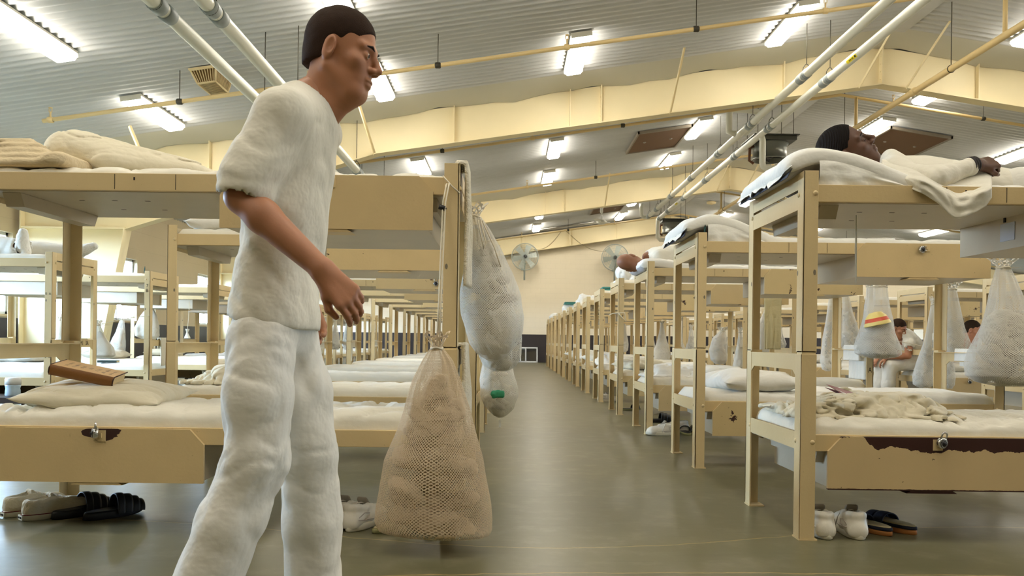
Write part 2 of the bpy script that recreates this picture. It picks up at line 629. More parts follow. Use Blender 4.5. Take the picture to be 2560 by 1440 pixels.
WZ0, WZ1, WAIN = 1.19, 2.57, 1.13
WIN_L = [(4.4, 7.4), (7.8, 10.8), (12.05, 13.5), (16.5, 18.0), (21.5, 23.0), (26.0, 27.5), (30.2, 31.6)]  # first two wide windows are added out of view, for more daylight
WIN_R = [(2.0, 3.5), (7.6, 9.1), (12.1, 13.6), (16.5, 18.0), (21.5, 23.0), (26.0, 27.5), (29.6, 31.1)]

def side_wall(name, x, sgn, wins):
    mb = MB()
    T = .22
    cuts = [Y0-.2]+[v for w in wins for v in w]+[Y1+.2]
    ztop = zroof(x)+.3
    def q(ya, yb, za, zb, mi):
        mb.mi = mi
        mb.face([(x, ya, za), (x, yb, za), (x, yb, zb), (x, ya, zb)])
        mb.face([(x+sgn*T, ya, za), (x+sgn*T, yb, za), (x+sgn*T, yb, zb), (x+sgn*T, ya, zb)])
    for i in range(len(cuts)-1):
        ya, yb = cuts[i], cuts[i+1]
        q(ya, yb, 0, WAIN, 1)
        if i % 2 == 0: q(ya, yb, WAIN, ztop, 0)
        else:
            q(ya, yb, WAIN, WZ0, 0); q(ya, yb, WZ1, ztop, 0)
            mb.mi = 0
            for za in (WZ0, WZ1): mb.face([(x, ya, za), (x, yb, za), (x+sgn*T, yb, za), (x+sgn*T, ya, za)])
            for yy in (ya, yb): mb.face([(x, yy, WZ0), (x, yy, WZ1), (x+sgn*T, yy, WZ1), (x+sgn*T, yy, WZ0)])
    tag(mb.build(name, [W_side, D_side], normals=False), kind='structure')

side_wall('wall_left', XL, -1, WIN_L)
side_wall('wall_right', XR, 1, WIN_R)
def end_wall(name, y):
    mb = MB()
    mb.mi = 1; mb.face([(XL-.2, y, 0), (XR+.2, y, 0), (XR+.2, y, WAIN), (XL-.2, y, WAIN)])
    mb.mi = 0; mb.face([(XL-.2, y, WAIN), (XR+.2, y, WAIN), (XR+.2, y, zroof(XR)+.3), (RX, y, RZ+.35), (XL-.2, y, zroof(XL)+.3)])
    tag(mb.build(name, [W_end, D_end], normals=False), kind='structure')
end_wall('wall_back', Y1)
end_wall('wall_front', Y0)

def glass_material():
    t = NT('window_glass')
    a = t.add('ShaderNodeBsdfTransparent', {'Color': (.95, .98, 1, 1)})
    b = t.add('ShaderNodeBsdfGlossy', {'Roughness': .03})
    m = t.add('ShaderNodeMixShader', {0: .06, 1: a, 2: b})
    t.l.new(m.outputs[0], t.out.inputs[0])
    return t.m
M_glass = glass_material()
nwin = 0
for x, sgn, wins in ((XL, -1, WIN_L), (XR, 1, WIN_R)):
    for ya, yb in wins:
        nwin += 1
        w = tag(empty('window_%d' % nwin, (x+sgn*.12, (ya+yb)/2, (WZ0+WZ1)/2)), kind='structure')
        hw, hh = (yb-ya)/2, (WZ1-WZ0)/2
        mb = MB()
        for a, b, c, d in ((-hw, hw, -hh, -hh+.05), (-hw, hw, hh-.05, hh), (-hw, -hw+.05, -hh, hh), (hw-.05, hw, -hh, hh), (-.02, .02, -hh, hh)):
            mb.box(-.03, .03, a, b, c, d)
        for k in range(1, int(hw*2/1.4)): mb.box(-.03, .03, -hw+k*1.4-.02, -hw+k*1.4+.02, -hh, hh)
        for zz in (-.22, .25): mb.box(-.02, .02, -hw, hw, zz-.02, zz+.02)
        mb.build('window_frame', M_alu, w)
        mb = MB()
        for ya2, yb2 in ((-hw+.05, -.02), (.02, hw-.05)): mb.box(-.004, .004, ya2, yb2, -hh+.05, hh-.05)
        mb.build('pane', M_glass, w)
        mb = MB(); mb.box(-.14 if sgn < 0 else -.16, .16 if sgn < 0 else .14, -hw-.04, hw+.04, -hh-.04, -hh-.001)
        mb.build('window_sill', W_side, w)
        ld = bpy.data.lights.new('window_portal', 'AREA'); ld.shape = 'RECTANGLE'; ld.size = hh*2; ld.size_y = hw*2
        ld.cycles.is_portal = True
        lo = link(bpy.data.objects.new('window_portal', ld)); lo.location = (x+sgn*.25, (ya+yb)/2, (WZ0+WZ1)/2)
        lo.rotation_euler = (0, -sgn*-PI/2 if False else (sgn*PI/2), 0)

# ---------------------------------------------------------------- rigid roof frames
M_beam = simple('beam_paint', (243, 228, 188), .5, var=.05, scale=2, spec=.35)
M_strip = simple('closure_strip', (196, 194, 182), .6, var=.04, scale=2)
def frame_poly(sg, low_end):
    """(x offset from ridge, bottom z) points of one rafter"""
    return [(0, 5.30), (8.55, 4.015), (12.8, 2.675)]

def roof_frame(y, label, braces, splice):
    root = tag(empty('roof_frame', (RX, y, 0)), label, 'roof beam', 'tapered steel roof frames')
    for sg in (-1, 1):
        bot = frame_poly(sg, 0)
        pts = [(sg*a, z) for a, z in bot] + [(sg*13.1, zroof(RX+sg*13.1)-.08), (0, RZ-.1)]
        mb = MB(); mb.prism(pts, -.008, .008); mb.build('rafter_web', M_beam, root)
        mb = MB()
        for i in range(2):
            (a, za), (b, zb) = bot[i], bot[i+1]
            mb.prism([(sg*a, za), (sg*b, zb), (sg*b, zb-.018), (sg*a, za-.018)], -.12, .12)
        mb.build('bottom_flange', M_beam, root)
        # tapered column against the side wall
        xo = (RX-XL-.12) if sg < 0 else (XR-RX-.12)
        mb = MB()
        mb.prism([(sg*xo, 0), (sg*13.3, 0), (sg*12.8, 2.675), (sg*13.1, zroof(RX+13.1)-.08), (sg*xo, zroof(RX+xo)-.08)], -.008, .008)
        mb.prism([(sg*13.3, 0), (sg*12.8, 2.675), (sg*12.82, 2.675), (sg*13.32, 0)], -.13, .13)
        mb.prism([(sg*xo, 0), (sg*xo, zroof(RX+xo)-.1), (sg*(xo-.02), zroof(RX+xo)-.1), (sg*(xo-.02), 0)], -.13, .13)
        mb.prism([(sg*12.8, 2.66), (sg*xo, 2.66), (sg*xo, 2.69), (sg*12.8, 2.69)], -.12, .12)
        mb.build('column', M_beam, root)
        for off in (1.65, 4.75, 5.28, 7.25, 9.3, 11.4):
            k = 0 if off < 8.55 else 1
            (a, za), (b, zb) = bot[k], bot[k+1]
            zb_ = za+(zb-za)*(off-a)/(b-a)
            mb = MB(); mb.box(sg*off-.008, sg*off+.008, -.1, .1, zb_, zroof(RX+sg*off)-.1)
            if off == 4.75:
                for j in range(4): mb.dome((sg*off-.01, -.05, zb_+.12+.16*j), (-1, 0, 0), .02)
            mb.build('stiffener', M_beam, root)
        # closure strip between liner and beam, on both faces
        P = []; n = 40
        for fy in (-1, 1):
            P = []
            for i in range(n+1):
                off = 13.1*i/n
                zz = zroof(RX+sg*off)
                w = .03*math.sin(i*.9)+.02*math.sin(i*2.3+fy)
                P += [(sg*off, fy*.62, zz+.004), (sg*off, fy*.3, zz-.055+w*.3), (sg*off, fy*.02, zz-.12+w)]
            mb = MB(); mb.quadgrid(P, n+1, 3); mb.build('closure_strip', M_strip, root)
        for off, lean in braces:
            zb_ = np.interp(off, [a for a, _ in bot], [z for _, z in bot])
            top = Vector((sg*off+lean*.25, -1.15, zroof(RX+sg*off+lean*.25)-.02)); b = Vector((sg*off, -.1, zb_))
            mb = MB()
            d = (b-top); t = Vector((1, 0, 0))*.035; u = d.cross(t).normalized()*.05
            for e in (t, u):
                mb.face([top, b, b+e, top+e]); mb.face([top+u*.08+t*.08, b+u*.08+t*.08, b+u*.08+t*.08+e, top+u*.08+t*.08+e])
            mb.build('flange_brace', M_beam, root)
    mb = MB(); mb.box(-.012, .012, -.13, .13, 5.30, RZ-.1)
    for j in range(5):
        for s2 in (-1, 1): mb.dome((.012*s2, -.07, 5.38+.13*j), (s2, 0, 0), .018)
    mb.build('ridge_plate', M_beam, root)
    return root
br = [(.4, .6), (3.6, 0), (8.6, -.5), (12.1, -.6)]
roof_frame(13.6, 'nearest full cream steel roof beam, rising from the left to the ridge', br, 0)
roof_frame(22.9, 'second cream steel roof beam, farther back behind the hanging heater', br, 0)
roof_frame(4.3, 'cream steel roof frame above the nearest bunks, outside the picture top', br, 0)
roof_frame(-5.0, 'cream steel roof frame behind the viewer', br, 0)
# end-wall beam: shallower, flat against the block wall
root = tag(empty('roof_frame', (RX, Y1-.3, 0)), 'shallow cream roof beam against the far end wall above the fans', 'roof beam', 'tapered steel roof frames')
for sg in (-1, 1):
    mb = MB()
    xo = 14.4
    mb.prism([(0, 5.32), (sg*xo, 5.32-SLOPE*xo), (sg*xo, zroof(RX+sg*xo)-.05), (0, RZ-.05)], -.01, .01)
    mb.prism([(0, 5.32), (sg*xo, 5.32-SLOPE*xo), (sg*xo, 5.30-SLOPE*xo), (0, 5.30)], -.1, .1)
    mb.build('rafter_web', M_beam, root)
    for off in (0.15, 2.0, 3.9, 5.8, 7.6, 9.5, 11.4):
        mb = MB(); mb.box(sg*off-.02, sg*off+.02, -.12, .0, 5.32-SLOPE*off, zroof(RX+sg*off)-.06); mb.build('stiffener', M_beam, root)

# ---------------------------------------------------------------- fluorescent ceiling lights
M_tube = emit('lit_diffuser', (255, 247, 230), 32)
M_hous = simple('light_housing', (225, 222, 210), .45)
def light_meshes():
    L = 1.52
    mb = MB(); mb.box(-.15, .15, -L/2, L/2, -.03, 0)
    mb.box(-.15, .15, -L/2, -L/2+.012, -.075, -.03); mb.box(-.15, .15, L/2-.012, L/2, -.075, -.03)
    hous = mb.mesh('light_housing', M_hous)
    prof = [(-.142, -.03), (-.136, -.075), (-.105, -.108), (.105, -.108), (.136, -.075), (.142, -.03)]
    mb = MB(); mb.prism(prof, -L/2+.014, L/2-.014)
    return hous, mb.mesh('diffuser', M_tube)
LH, LD = light_meshes()
cols = [(-5.41, 'first'), (-2.05, 'second'), (.95, 'third'), (4.16, 'fourth'), (8.1, 'fifth'), (11.42, 'sixth'), (14.4, 'seventh'), (17.6, 'eighth')]
rows = [(-.5, 'behind the viewer'), (2.75, 'above the viewer'), (8.85, 'in the nearest row in view'), (12.0, 'just before the nearest beam'),
        (17.87, 'first row behind the nearest beam'), (21.08, 'just before the second beam'),
        (27.1, 'in the last bay, first row'), (30.3, 'last row before the end wall')]
def ceiling_light(x, y, lab):
    r = tag(empty('ceiling_light', (x, y, zroof(x)-.003)), lab, 'ceiling light', 'fluorescent ceiling lights')
    r.rotation_euler = (0, -math.atan(SLOPE)*(1 if x < RX else -1), 0)
    mesh_obj('housing', LH, None, r); mesh_obj('diffuser', LD, None, r)
for x, cn in cols:
    for y, rn in rows:
        ceiling_light(x, y, 'lit ceiling light, %s column from the left, %s' % (cn, rn))
ceiling_light(8.1, 15.12, 'lit fluorescent ceiling light right of the ridge, directly under the nearest roof beam')
# ================================================================ steel bunk beds
M_slot = simple('slot_see_through_tone', (128, 118, 100), .7)  # mid tone painted in for the brightness seen through the post slots
BL, BW, BH = 2.09, .79, 1.6
def bolt(mb, c, n, r=.011): mb.dome(c, n, r, r*.55)

def hole(mb, x, z, y0):
    """flat oval in place of an open punched slot, see-through tone painted on"""
    P = [(x+.006*math.cos(a), y0, z+.012*math.sin(a)) for a in [2*PI*k/10 for k in range(10)]]
    mb.face(P)

def post_mesh(sx, sy):
    """angle-iron post; sx, sy = which corner (0 = left / front)"""
    mb = MB()
    def X(a, b): return (a, b) if sx == 0 else (BL-b, BL-a)
    def Y(a, b): return (a, b) if sy == 0 else (BW-b, BW-a)
    for z0, z1, g in ((.006, .806, .002), (.812, BH, 0)):
        x0, x1 = X(-g, .064); y0, y1 = Y(-g, .006)
        mb.box(x0, x1, y0, y1, z0, z1, .0015)
        x0, x1 = X(-g, .006); y0, y1 = Y(-g, .074)
        mb.box(x0, x1, y0, y1, z0, z1, .0015)
    x0, x1 = X(0, .06); y0, y1 = Y(0, .06)
    mb.box(x0, x1, y0, y1, .800, .818)            # splice plate
    x0, x1 = X(-.004, .075); y0, y1 = Y(-.004, .08)
    mb.box(x0, x1, y0, y1, 0, .007)               # foot plate
    px = X(.05, .05)[0]; py = -.001 if sy == 0 else BW+.001; ny = -1 if sy == 0 else 1
    qx = -.001 if sx == 0 else BL+.001; nx = -1 if sx == 0 else 1; qy = Y(.06, .06)[0]
    for z in (1.503, .425): bolt(mb, (px, py, z), (0, ny, 0)); bolt(mb, (qx, qy, z), (nx, 0, 0))
    mb.mi = 1
    for z in (1.16, .72, .60):
        hole(mb, px, z, py)
        mb.face([(qx, qy+.006*math.cos(a), z+.012*math.sin(a)) for a in [2*PI*k/10 for k in range(10)]])
    # scuffed bare foot of the post
    return mb.mesh('post', [M_post, M_slot])

def locker_panel_mesh(mat, chips=False):
    c = .06
    mb = MB(); mb.prism([(0, 0), (.905, 0), (.905, .165), (.905-c, .229), (c, .229), (0, .165)], -.012, .004)
    mb.prism([(.34, -.012), (.56, -.012), (.54, 0), (.36, 0)], -.008, .1)
    return mb.mesh('locker_panel', mat)

def make_bunk():
    r = empty('bunk_bed', (0, 0, 0))
    for sx in (0, 1):
        for sy in (0, 1): mesh_obj('post', post_mesh(sx, sy), None, r)
    for z0, z1 in ((1.466, 1.541), (.385, .457)):
        for y0, y1 in ((.006, .03), (BW-.03, BW-.006)):
            mb = MB(); mb.box(.007, BL-.007, y0, y1, z0, z1, .002)
            yy = y0-.0012 if y0 < .3 else y1+.0012
            mb.mi = 1
            for xx in (.62, .88): mb.box(xx-.001, xx+.001, yy-.0004, yy+.0004, z0+.006, z1-.004)
            mb.box(.70, .707, yy-.0006, yy+.0006, z0+.045, z0+.058)
            mb.build('side_rail', [M_rail, M_hole], r)
        mb = MB(); mb.box(.008, BL-.008, .03, BW-.03, z0-.002, z0+.006)
        mb.mi = 1
        for xx, yy in ((.35, .25), (.5, .25), (.65, .25), (.42, .5), (.62, .5), (1.3, .3), (1.5, .55)):
            mb.box(xx-.012, xx+.012, yy-.005, yy+.005, z0-.0028, z0-.0024)
        mb.build('sleeping_platform', [M_pan, M_hole], r)
        for xc in (.14, BL-.14):
            mb = MB(); mb.prism([(.07, z0-.003), (BW-.07, z0-.003), (BW-.1, z0-.06), (.1, z0-.06)], xc-.04, xc+.04, 'X')
            mb.build('cross_channel', M_pan, r)
    for sx in (0, 1):
        xa, xb = (.0005, .0065) if sx == 0 else (BL-.0065, BL-.0005)
        for nm, z0, z1 in (('end_plate', 1.528, 1.598), ('end_rail', 1.44, 1.516), ('middle_rail', .735, .806), ('lower_end_rail', .388, .463)):
            mb = MB(); mb.box(xa, xb, .074, BW-.074, z0, z1)
            if nm == 'middle_rail':
                s = 1 if sx == 0 else -1
                x0 = xa if sx == 0 else xb
                mb.box(min(x0, x0+s*.06), max(x0, x0+s*.06), .01, BW-.01, z1-.005, z1)
                mb.prism([(.06, .70), (.12, .737), (.06, .737)], xa, xb, 'X')
                mb.prism([(BW-.06, .70), (BW-.12, .737), (BW-.06, .737)], xa, xb, 'X')
            mb.build(nm, M_rail, r)
    for z, x0, lab in ((.223, .115, 0), (1.312, 1.075, 1)):
        mb = MB()
        a, b, y0, y1, z0, z1, t = x0+.02, x0+.885, .006, BW-.05, z+.002, z+.158, .004
        mb.box(a, b, y0, y1, z0, z0+t); mb.box(a, a+t, y0, y1, z0+t, z1); mb.box(b-t, b, y0, y1, z0+t, z1); mb.box(a+t, b-t, y1-t, y1, z0+t, z1)
        lk = mb.build('locker', M_pan, r)
        o = mesh_obj('locker_panel', locker_panel_mesh(M_lock), None, lk, (x0, 0, z))
        o2 = mesh_obj('locker_panel', o.data, None, lk, (x0, BW, z)) if False else None
        mb = MB(); mb.box(-.02, .02, -.017, -.012, .175, .222); mb.box(-.006, .006, -.022, -.017, .19, .21)
        mb.build('hasp', M_rail, lk, (x0+.47, 0, z))
    return r

BUNK = make_bunk()
ORD = ['first', 'second', 'third', 'fourth', 'fifth', 'sixth', 'seventh', 'eighth', 'ninth', 'tenth', 'eleventh', 'twelfth', 'thirteenth', 'fourteenth', 'fifteenth']
used = [False]
BEDS = {}
PANEL_CHIP = locker_panel_mesh(M_lock2)
def place_bunk(key, x, y, label, group, mirror=False):
    o = BUNK if not used[0] else copy_tree(BUNK)
    used[0] = True
    o.location = (x, y, 0)
    if mirror:
        o.rotation_euler = (0, 0, PI); o.location = (x+BL, y+BW, 0)
    tag(o, label, 'bunk bed', group)
    BEDS[key] = o
    return o

RX1, LX1, LX2, RX2 = 1.262, -2.315, -6.24, 5.25
bed_list = []   # (column, k, x, y)
for k in range(13):
    bed_list.append(('R1', k, RX1, 3.44+1.95*k, '%s cream steel bunk bed in the row along the right side of the aisle' % ORD[k] if k else
                     'nearest cream steel bunk bed right of the aisle, carrying the sleeping man', 'bunks right of the aisle'))
for k in range(13):
    bed_list.append(('L1', k, LX1, 3.39+1.97*k, '%s cream steel bunk bed in the row along the left side of the aisle' % ORD[k] if k else
                     'nearest cream steel bunk bed on the left, behind the walking man', 'bunks left of the aisle'))
for k in range(11):
    bed_list.append(('L2', k, LX2, 7.2+1.96*k, '%s bunk bed from the front in the row beside the left wall windows' % ORD[k], 'bunks by the left wall'))
for k in range(11):
    bed_list.append(('R2', k, RX2, 8.07+1.95*k, '%s bunk bed from the front in the second row right of the aisle' % ORD[k], 'bunks in the second right row'))
for k in range(9):
    bed_list.append(('R3', k, 9.25, 11.9+1.95*k, '%s bunk bed from the front in the third row right of the aisle' % ORD[k], 'bunks in the third right row'))
for k in range(6):
    bed_list.append(('R4', k, 13.25, 16.7+1.95*k, '%s bunk bed from the front in the fourth row right of the aisle' % ORD[k], 'bunks in the fourth right row'))
for c, k, x, y, lab, grp in bed_list:
    place_bunk((c, k), x, y, lab, grp, mirror=(c == 'L2'))

def kids(o, *names):
    return [c for c in o.children if c.name.split('.')[0] in names]
# paint wear on individual locker fronts
def repanel(key, which, mesh):
    lks = kids(BEDS[key], 'locker')
    lk = lks[which]
    for c in lk.children:
        if c.name.startswith('locker_panel'): c.data = mesh
rr = random.Random(3)
for key in BEDS:
    for w in (0, 1):
        if rr.random() < .4: repanel(key, w, PANEL_CHIP)
repanel(('L1', 0), 1, locker_panel_mesh(M_lock)); repanel(('L1', 0), 0, locker_panel_mesh(M_lock))
def big_peel():
    """bare brown steel along the upper edge of the nearest right-hand locker"""
    t = NT('locker_paint_big_peel')
    c = t.coord()
    base = srgb(210, 185, 140)
    n = t.noise(c, 5, 4)
    col = t.mix(n, tuple(v*.92 for v in base[:3])+(1,), tuple(v*1.06 for v in base[:3])+(1,))
    z = t.add('ShaderNodeSeparateXYZ', {0: c}).outputs
    edge = t.math('ADD', .172, t.math('MULTIPLY', t.math('SUBTRACT', t.noise(t.coord(scale=(1, .1, .1)), 5.5, 6, .6), .5), .13))
    edge = t.math('ADD', edge, t.math('MULTIPLY', t.math('SUBTRACT', t.noise(c, 60, 4, .7), .5), .014))
    edge = t.math('ADD', edge, t.math('MULTIPLY', t.math('SUBTRACT', 1, t.ramp(z[0], .12, .22)), .06))
    chip = t.math('GREATER_THAN', z[2], edge)
    low = t.math('LESS_THAN', z[2], t.math('MULTIPLY', t.noise(t.coord(scale=(1, .1, .1)), 16, 5, .7), .011))
    chip = t.math('MAXIMUM', chip, low)
    dots = t.ramp(t.noise(c, 26, 4, .7), .70, .72)
    chip = t.math('MAXIMUM', chip, t.math('MULTIPLY', dots, .8))
    col = t.mix(chip, col, srgb(58, 30, 25))
    t.bump(t.math('SUBTRACT', t.math('MULTIPLY', t.noise(c, 70, 3), .3), chip), .3, .003)
    return t.fin(col, .42, .45)
repanel(('R1', 0), 0, locker_panel_mesh(big_peel()))

# stencilled bunk numbers
def mark(key, txt, size, x, y, z, rot=(PI/2, 0, 0), sx=.7):
    b = BEDS[key]
    rz = b.rotation_euler.z
    o = letters(txt, size, M_text, b, (0, 0, 0), rot, sx, 'stencil_mark')
    M = Matrix.Rotation(-rz, 4, 'Z')
    p = M @ (Vector((x, y, z)) - Vector(b.location))
    o.location = p
    o.rotation_euler = (rot[0], rot[1], rot[2]-rz)
L2r = LX2+BL
mark(('L2', 0), 'A1   3A', .062, L2r+.002, 7.2+.56, .772, (PI/2, 0, PI/2), .75)
mark(('L2', 0), '2\nA', .075, L2r-.032, 7.198, .70, sx=.8)
mark(('L2', 1), '7\nB', .055, L2r-.032, 9.158, 1.40, sx=.8)
mark(('L2', 0), 'E   A', .03, L2r-.032, 7.198, 1.22, sx=.8)
mark(('R1', 2), 'A', .07, RX1+BL-.03, 3.44+3.9-.002, .62, sx=.7)
mark(('L1', 0), '19', .07, LX1+BL+.002, 3.39+.045, .70, (PI/2, 0, PI/2), .6)
# ================================================================ mattresses, pillows, bundles of bedding
def crease_np(x, y, z, f, w, seed=0.0):
    n = vnoise(x*f+seed*3.1, y*f+seed*1.7, z*f+seed) + .45*vnoise(x*f*2.1+seed, y*f*2.1, z*f*2.1+5)
    return np.exp(-(n/w)**2)

def crease(p, f, w, seed):
    q = Vector((p[0]*f+seed*3.1, p[1]*f+seed*1.7, p[2]*f+seed))
    n = noise.noise(q)+.45*noise.noise(q*2.1)
    return math.exp(-(n/w)**2)

def wrinkle(p, seed, f=5.0):
    q = Vector((p[0]*f+seed*7.1, p[1]*f*1.6+seed*3.3, p[2]*f+seed))
    n = noise.noise(q); m = noise.noise(q*2.3+Vector((5, 1, 9)))
    return (1-abs(n)*2)*.6 + (1-abs(m)*2)*.4

def mattress_mesh(name, mat, L=2.02, W=.735, H=.11, seed=0, amp=.006, path=None, nx=70, nc=40, sidefold=.006, tuck=None):
    """rounded slab swept along path(x) -> (x, z, pitch); wrinkled sheet skin, pleats along the long sides"""
    P = []
    for i in range(nx):
        t = i/(nx-1)
        s = (1-math.cos(PI*t))/2*.12+t*.88
        x = L*s
        e = min(x, L-x)
        end = 1.0 if e > .06 else math.sqrt(max(0.0, 1-((.06-e)/.06)**2))
        px, pz, pit = (x, 0.0, 0.0) if path is None else path(x)
        for k in range(nc):
            a = 2*PI*k/nc
            ca, sa = math.cos(a), math.sin(a)
            ex = .32
            y = abs(ca)**ex*(1 if ca > 0 else -1)*W/2
            z = abs(sa)**(ex+.25)*(1 if sa > 0 else -1)*H/2
            hz = end*.85+.15
            side = abs(ca)
            top = max(0, sa)
            w = (wrinkle((x, y, 0), seed, 3.2)*.7 - 1.6*crease((x+.35*y, y*1.9-.5*x, 0), 2.6, .10, seed+.37) - 1.1*crease((x*1.2-.6*y, y+.3*x, 3), 4.2, .10, seed+.7))*amp*top*1.3
            pl = math.sin(x*34+6*noise.noise(Vector((x*4, seed*2.0, 1 if y > 0 else 4)))) * noise.noise(Vector((x*2.2, seed+3.0, 8)))
            y2 = y*(.93+.07*end) + (pl*sidefold*side)*(1 if y > 0 else -1)
            z2 = H/2+z*hz + w + pl*sidefold*.7*(top > .3) + (.012*noise.noise(Vector((x*1.3, y*1.6, seed*5.0))) if sa > 0 else 0)
            zz = z2
            P.append((px - math.sin(pit)*zz, y2+W/2, pz + math.cos(pit)*zz))
    mb = MB()
    mb.quadgrid(P, nx, nc, closed_v=True)
    b = 0
    if path is not None:   # underside of the lifted end: white sheet greyed to paint in its shade
        for fi in range(len(mb.f)):
            if math.sin(2*PI*((fi % nc)+.5)/nc) < -.35: mb.m[fi] = 1
        mat = [mat, M_sheet_under]
    mb.f.append([k for k in range(nc)]); mb.m.append(0); mb.sm.append(True)
    mb.f.append([(nx-1)*nc+k for k in range(nc-1, -1, -1)]); mb.m.append(0); mb.sm.append(True)
    return mb.mesh(name, mat)

def raised_path(hump, x1=.62, x0=.02, over=.10, peak=.17):
    """head end lifted over the end plate and drooping past it"""
    def f(x):
        u = x-over            # local bed x
        def z(v):
            if v >= x1: return 0.0
            if v >= peak: t = (x1-v)/(x1-peak); return hump*(t*t*(3-2*t))
            t = (peak-v)/(peak+over); return hump*(1-.35*t*t) 
        d = (z(u+.01)-z(u-.01))/.02
        return u, z(u), math.atan(d)
    return f

UP_Z, LO_Z = 1.475, .394
M_sheet_under = cloth('white_sheet_shaded', (186, 186, 190), .3, 8)  # white sheet colour made greyer, shade put into the colour
MAT_UP = [mattress_mesh('mattress', M_sheet, H=.115, seed=i, nx=46, nc=28) for i in range(3)]
MAT_LO = [mattress_mesh('mattress', [M_sheet, M_white, M_sheet][i], H=.135, seed=10+i, nx=46, nc=28) for i in range(3)]
HERO_LO_L = mattress_mesh('mattress', M_sheet, H=.14, seed=21, amp=.014, nx=150, nc=56, sidefold=.009)
HERO_LO_R = mattress_mesh('mattress', M_sheet, H=.13, seed=22, amp=.014, nx=150, nc=56, sidefold=.01)
HERO_UP_L = mattress_mesh('mattress', M_sheet, H=.100, seed=23, amp=.011, nx=150, nc=48, sidefold=.011)
HERO_UP_R1 = mattress_mesh('mattress', M_white, L=2.03, H=.10, seed=24, amp=.007, nx=130, nc=48, path=raised_path(.14, .62, over=.035, peak=.09))
HERO_UP_R2 = mattress_mesh('mattress', M_white, L=2.05, H=.11, seed=25, amp=.007, nx=110, nc=40, path=raised_path(.15, .62, over=.06, peak=.12))
HERO_UP_R3 = mattress_mesh('mattress', M_white, L=2.0, H=.11, seed=26, amp=.007, nx=90, nc=36, path=raised_path(.05, .5, over=.05, peak=.1))
ROWN = {'R1': 'right of the aisle', 'L1': 'left of the aisle', 'L2': 'by the left wall', 'R2': 'in the second right row', 'R3': 'in the third right row', 'R4': 'in the fourth right row'}
def on_bed(key, me, z, label, group, dx=.035, dy=None, cat='mattress', name='mattress'):
    b = BEDS[key]; mir = abs(b.rotation_euler.z) > 1
    x, y = [(v[1], v[2]) and (v[2], v[3]) for v in bed_list if (v[0], v[1]) == key][0]
    o = mesh_obj(name, me)
    dy = (BW-.735)/2 if dy is None else dy
    o.location = (x+dx, y+dy, z)
    if mir:
        o.rotation_euler.z = PI; o.location = (x+BL-dx, y+BW-dy, z)
    return tag(o, label, cat, group)

MT = {}
rr = random.Random(11)
for c, k, x, y, lab, grp in bed_list:
    key = (c, k)
    up, lo = MAT_UP[rr.randrange(3)], MAT_LO[rr.randrange(3)]
    lu = 'white-sheeted mattress on the upper level of the %s bunk %s' % (ORD[k], ROWN[c])
    ll = 'white-sheeted mattress on the lower level of the %s bunk %s' % (ORD[k], ROWN[c])
    dx = .035
    if key == ('L1', 0): up, lo = HERO_UP_L, HERO_LO_L
    if key == ('R1', 0): up, lo = HERO_UP_R1, HERO_LO_R; lu = 'white mattress raised at its head end under the sleeping man'
    if key == ('R1', 1): up = HERO_UP_R2; lu = 'white mattress humped over the end plate of the second bunk right of the aisle'
    if key == ('R1', 2): up = HERO_UP_R3; lu = 'white mattress under the man lying on the third bunk right of the aisle'
    MT[key, 1] = on_bed(key, up, UP_Z, lu, 'mattresses on the upper bunks', .0 if up in (HERO_UP_R1, HERO_UP_R2, HERO_UP_R3) else .035)
    MT[key, 0] = on_bed(key, lo, LO_Z, ll, 'mattresses on the lower bunks')

# loose sheet sides and torn end flaps on the two raised mattresses
M_dark_tick = cloth('navy_ticking', (66, 70, 84), .3, 8)
def sheet_panel(name, pts, nu, nv, mat, parent):
    mb = MB(); mb.quadgrid(pts, nu, nv); mb.quadgrid([(p[0]+.003, p[1]+.003, p[2]) for p in pts], nu, nv, flip=True)
    return mb.build(name, mat, parent)
for key, hump, x1, peak, over in ((('R1', 0), .14, .62, .09, .035), (('R1', 1), .15, .62, .12, .06)):
    m = MT[key, 1]; f = raised_path(hump, x1, over=over, peak=peak)
    P = []; nu, nv = 50, 14
    for i in range(nu):
        lx = .075+.60*i/(nu-1)
        zt = f(lx+over)[1]+.035
        for j in range(nv):
            v = j/(nv-1)
            fold = .010*math.sin(lx*40+3*noise.noise(Vector((lx*5, v, 2))))*v+.012*noise.noise(Vector((lx*8, v*3, 5)))
            P.append((lx, -.004+.012*v*0+fold*.6-.006*math.sin(PI*v), zt+(.066-zt)*v if zt > .066 else zt))
    sheet_panel('hanging_sheet', P, nu, nv, M_white, m)
    P = []; Q = []; nu = 60
    rz = random.Random(4+len(key))
    jag = [rz.uniform(0, 1) for _ in range(16)]
    for i in range(nu):
        y = -.012+.755*i/(nu-1)
        t = i/(nu-1)*15; a = int(min(14, t)); q = jag[a]+(jag[a+1]-jag[a])*(t-a)
        for j in range(8):
            v = j/7
            zt = f(0)[1]+.06
            zb = .085+.045*q
            xx = -over-.012-.030*v+.008*math.sin(y*26)*v
            P.append((xx, y, zt+(zb-zt)*v))
            if j < 2: Q.append((-over-.008-.022*j, y*.96+.01, zt-.01+(.098-zt+.01)*j))
    sheet_panel('torn_sheet_edge', P, nu, 8, M_white, m)
    sheet_panel('ticking', Q, nu, 2, M_dark_tick, m)

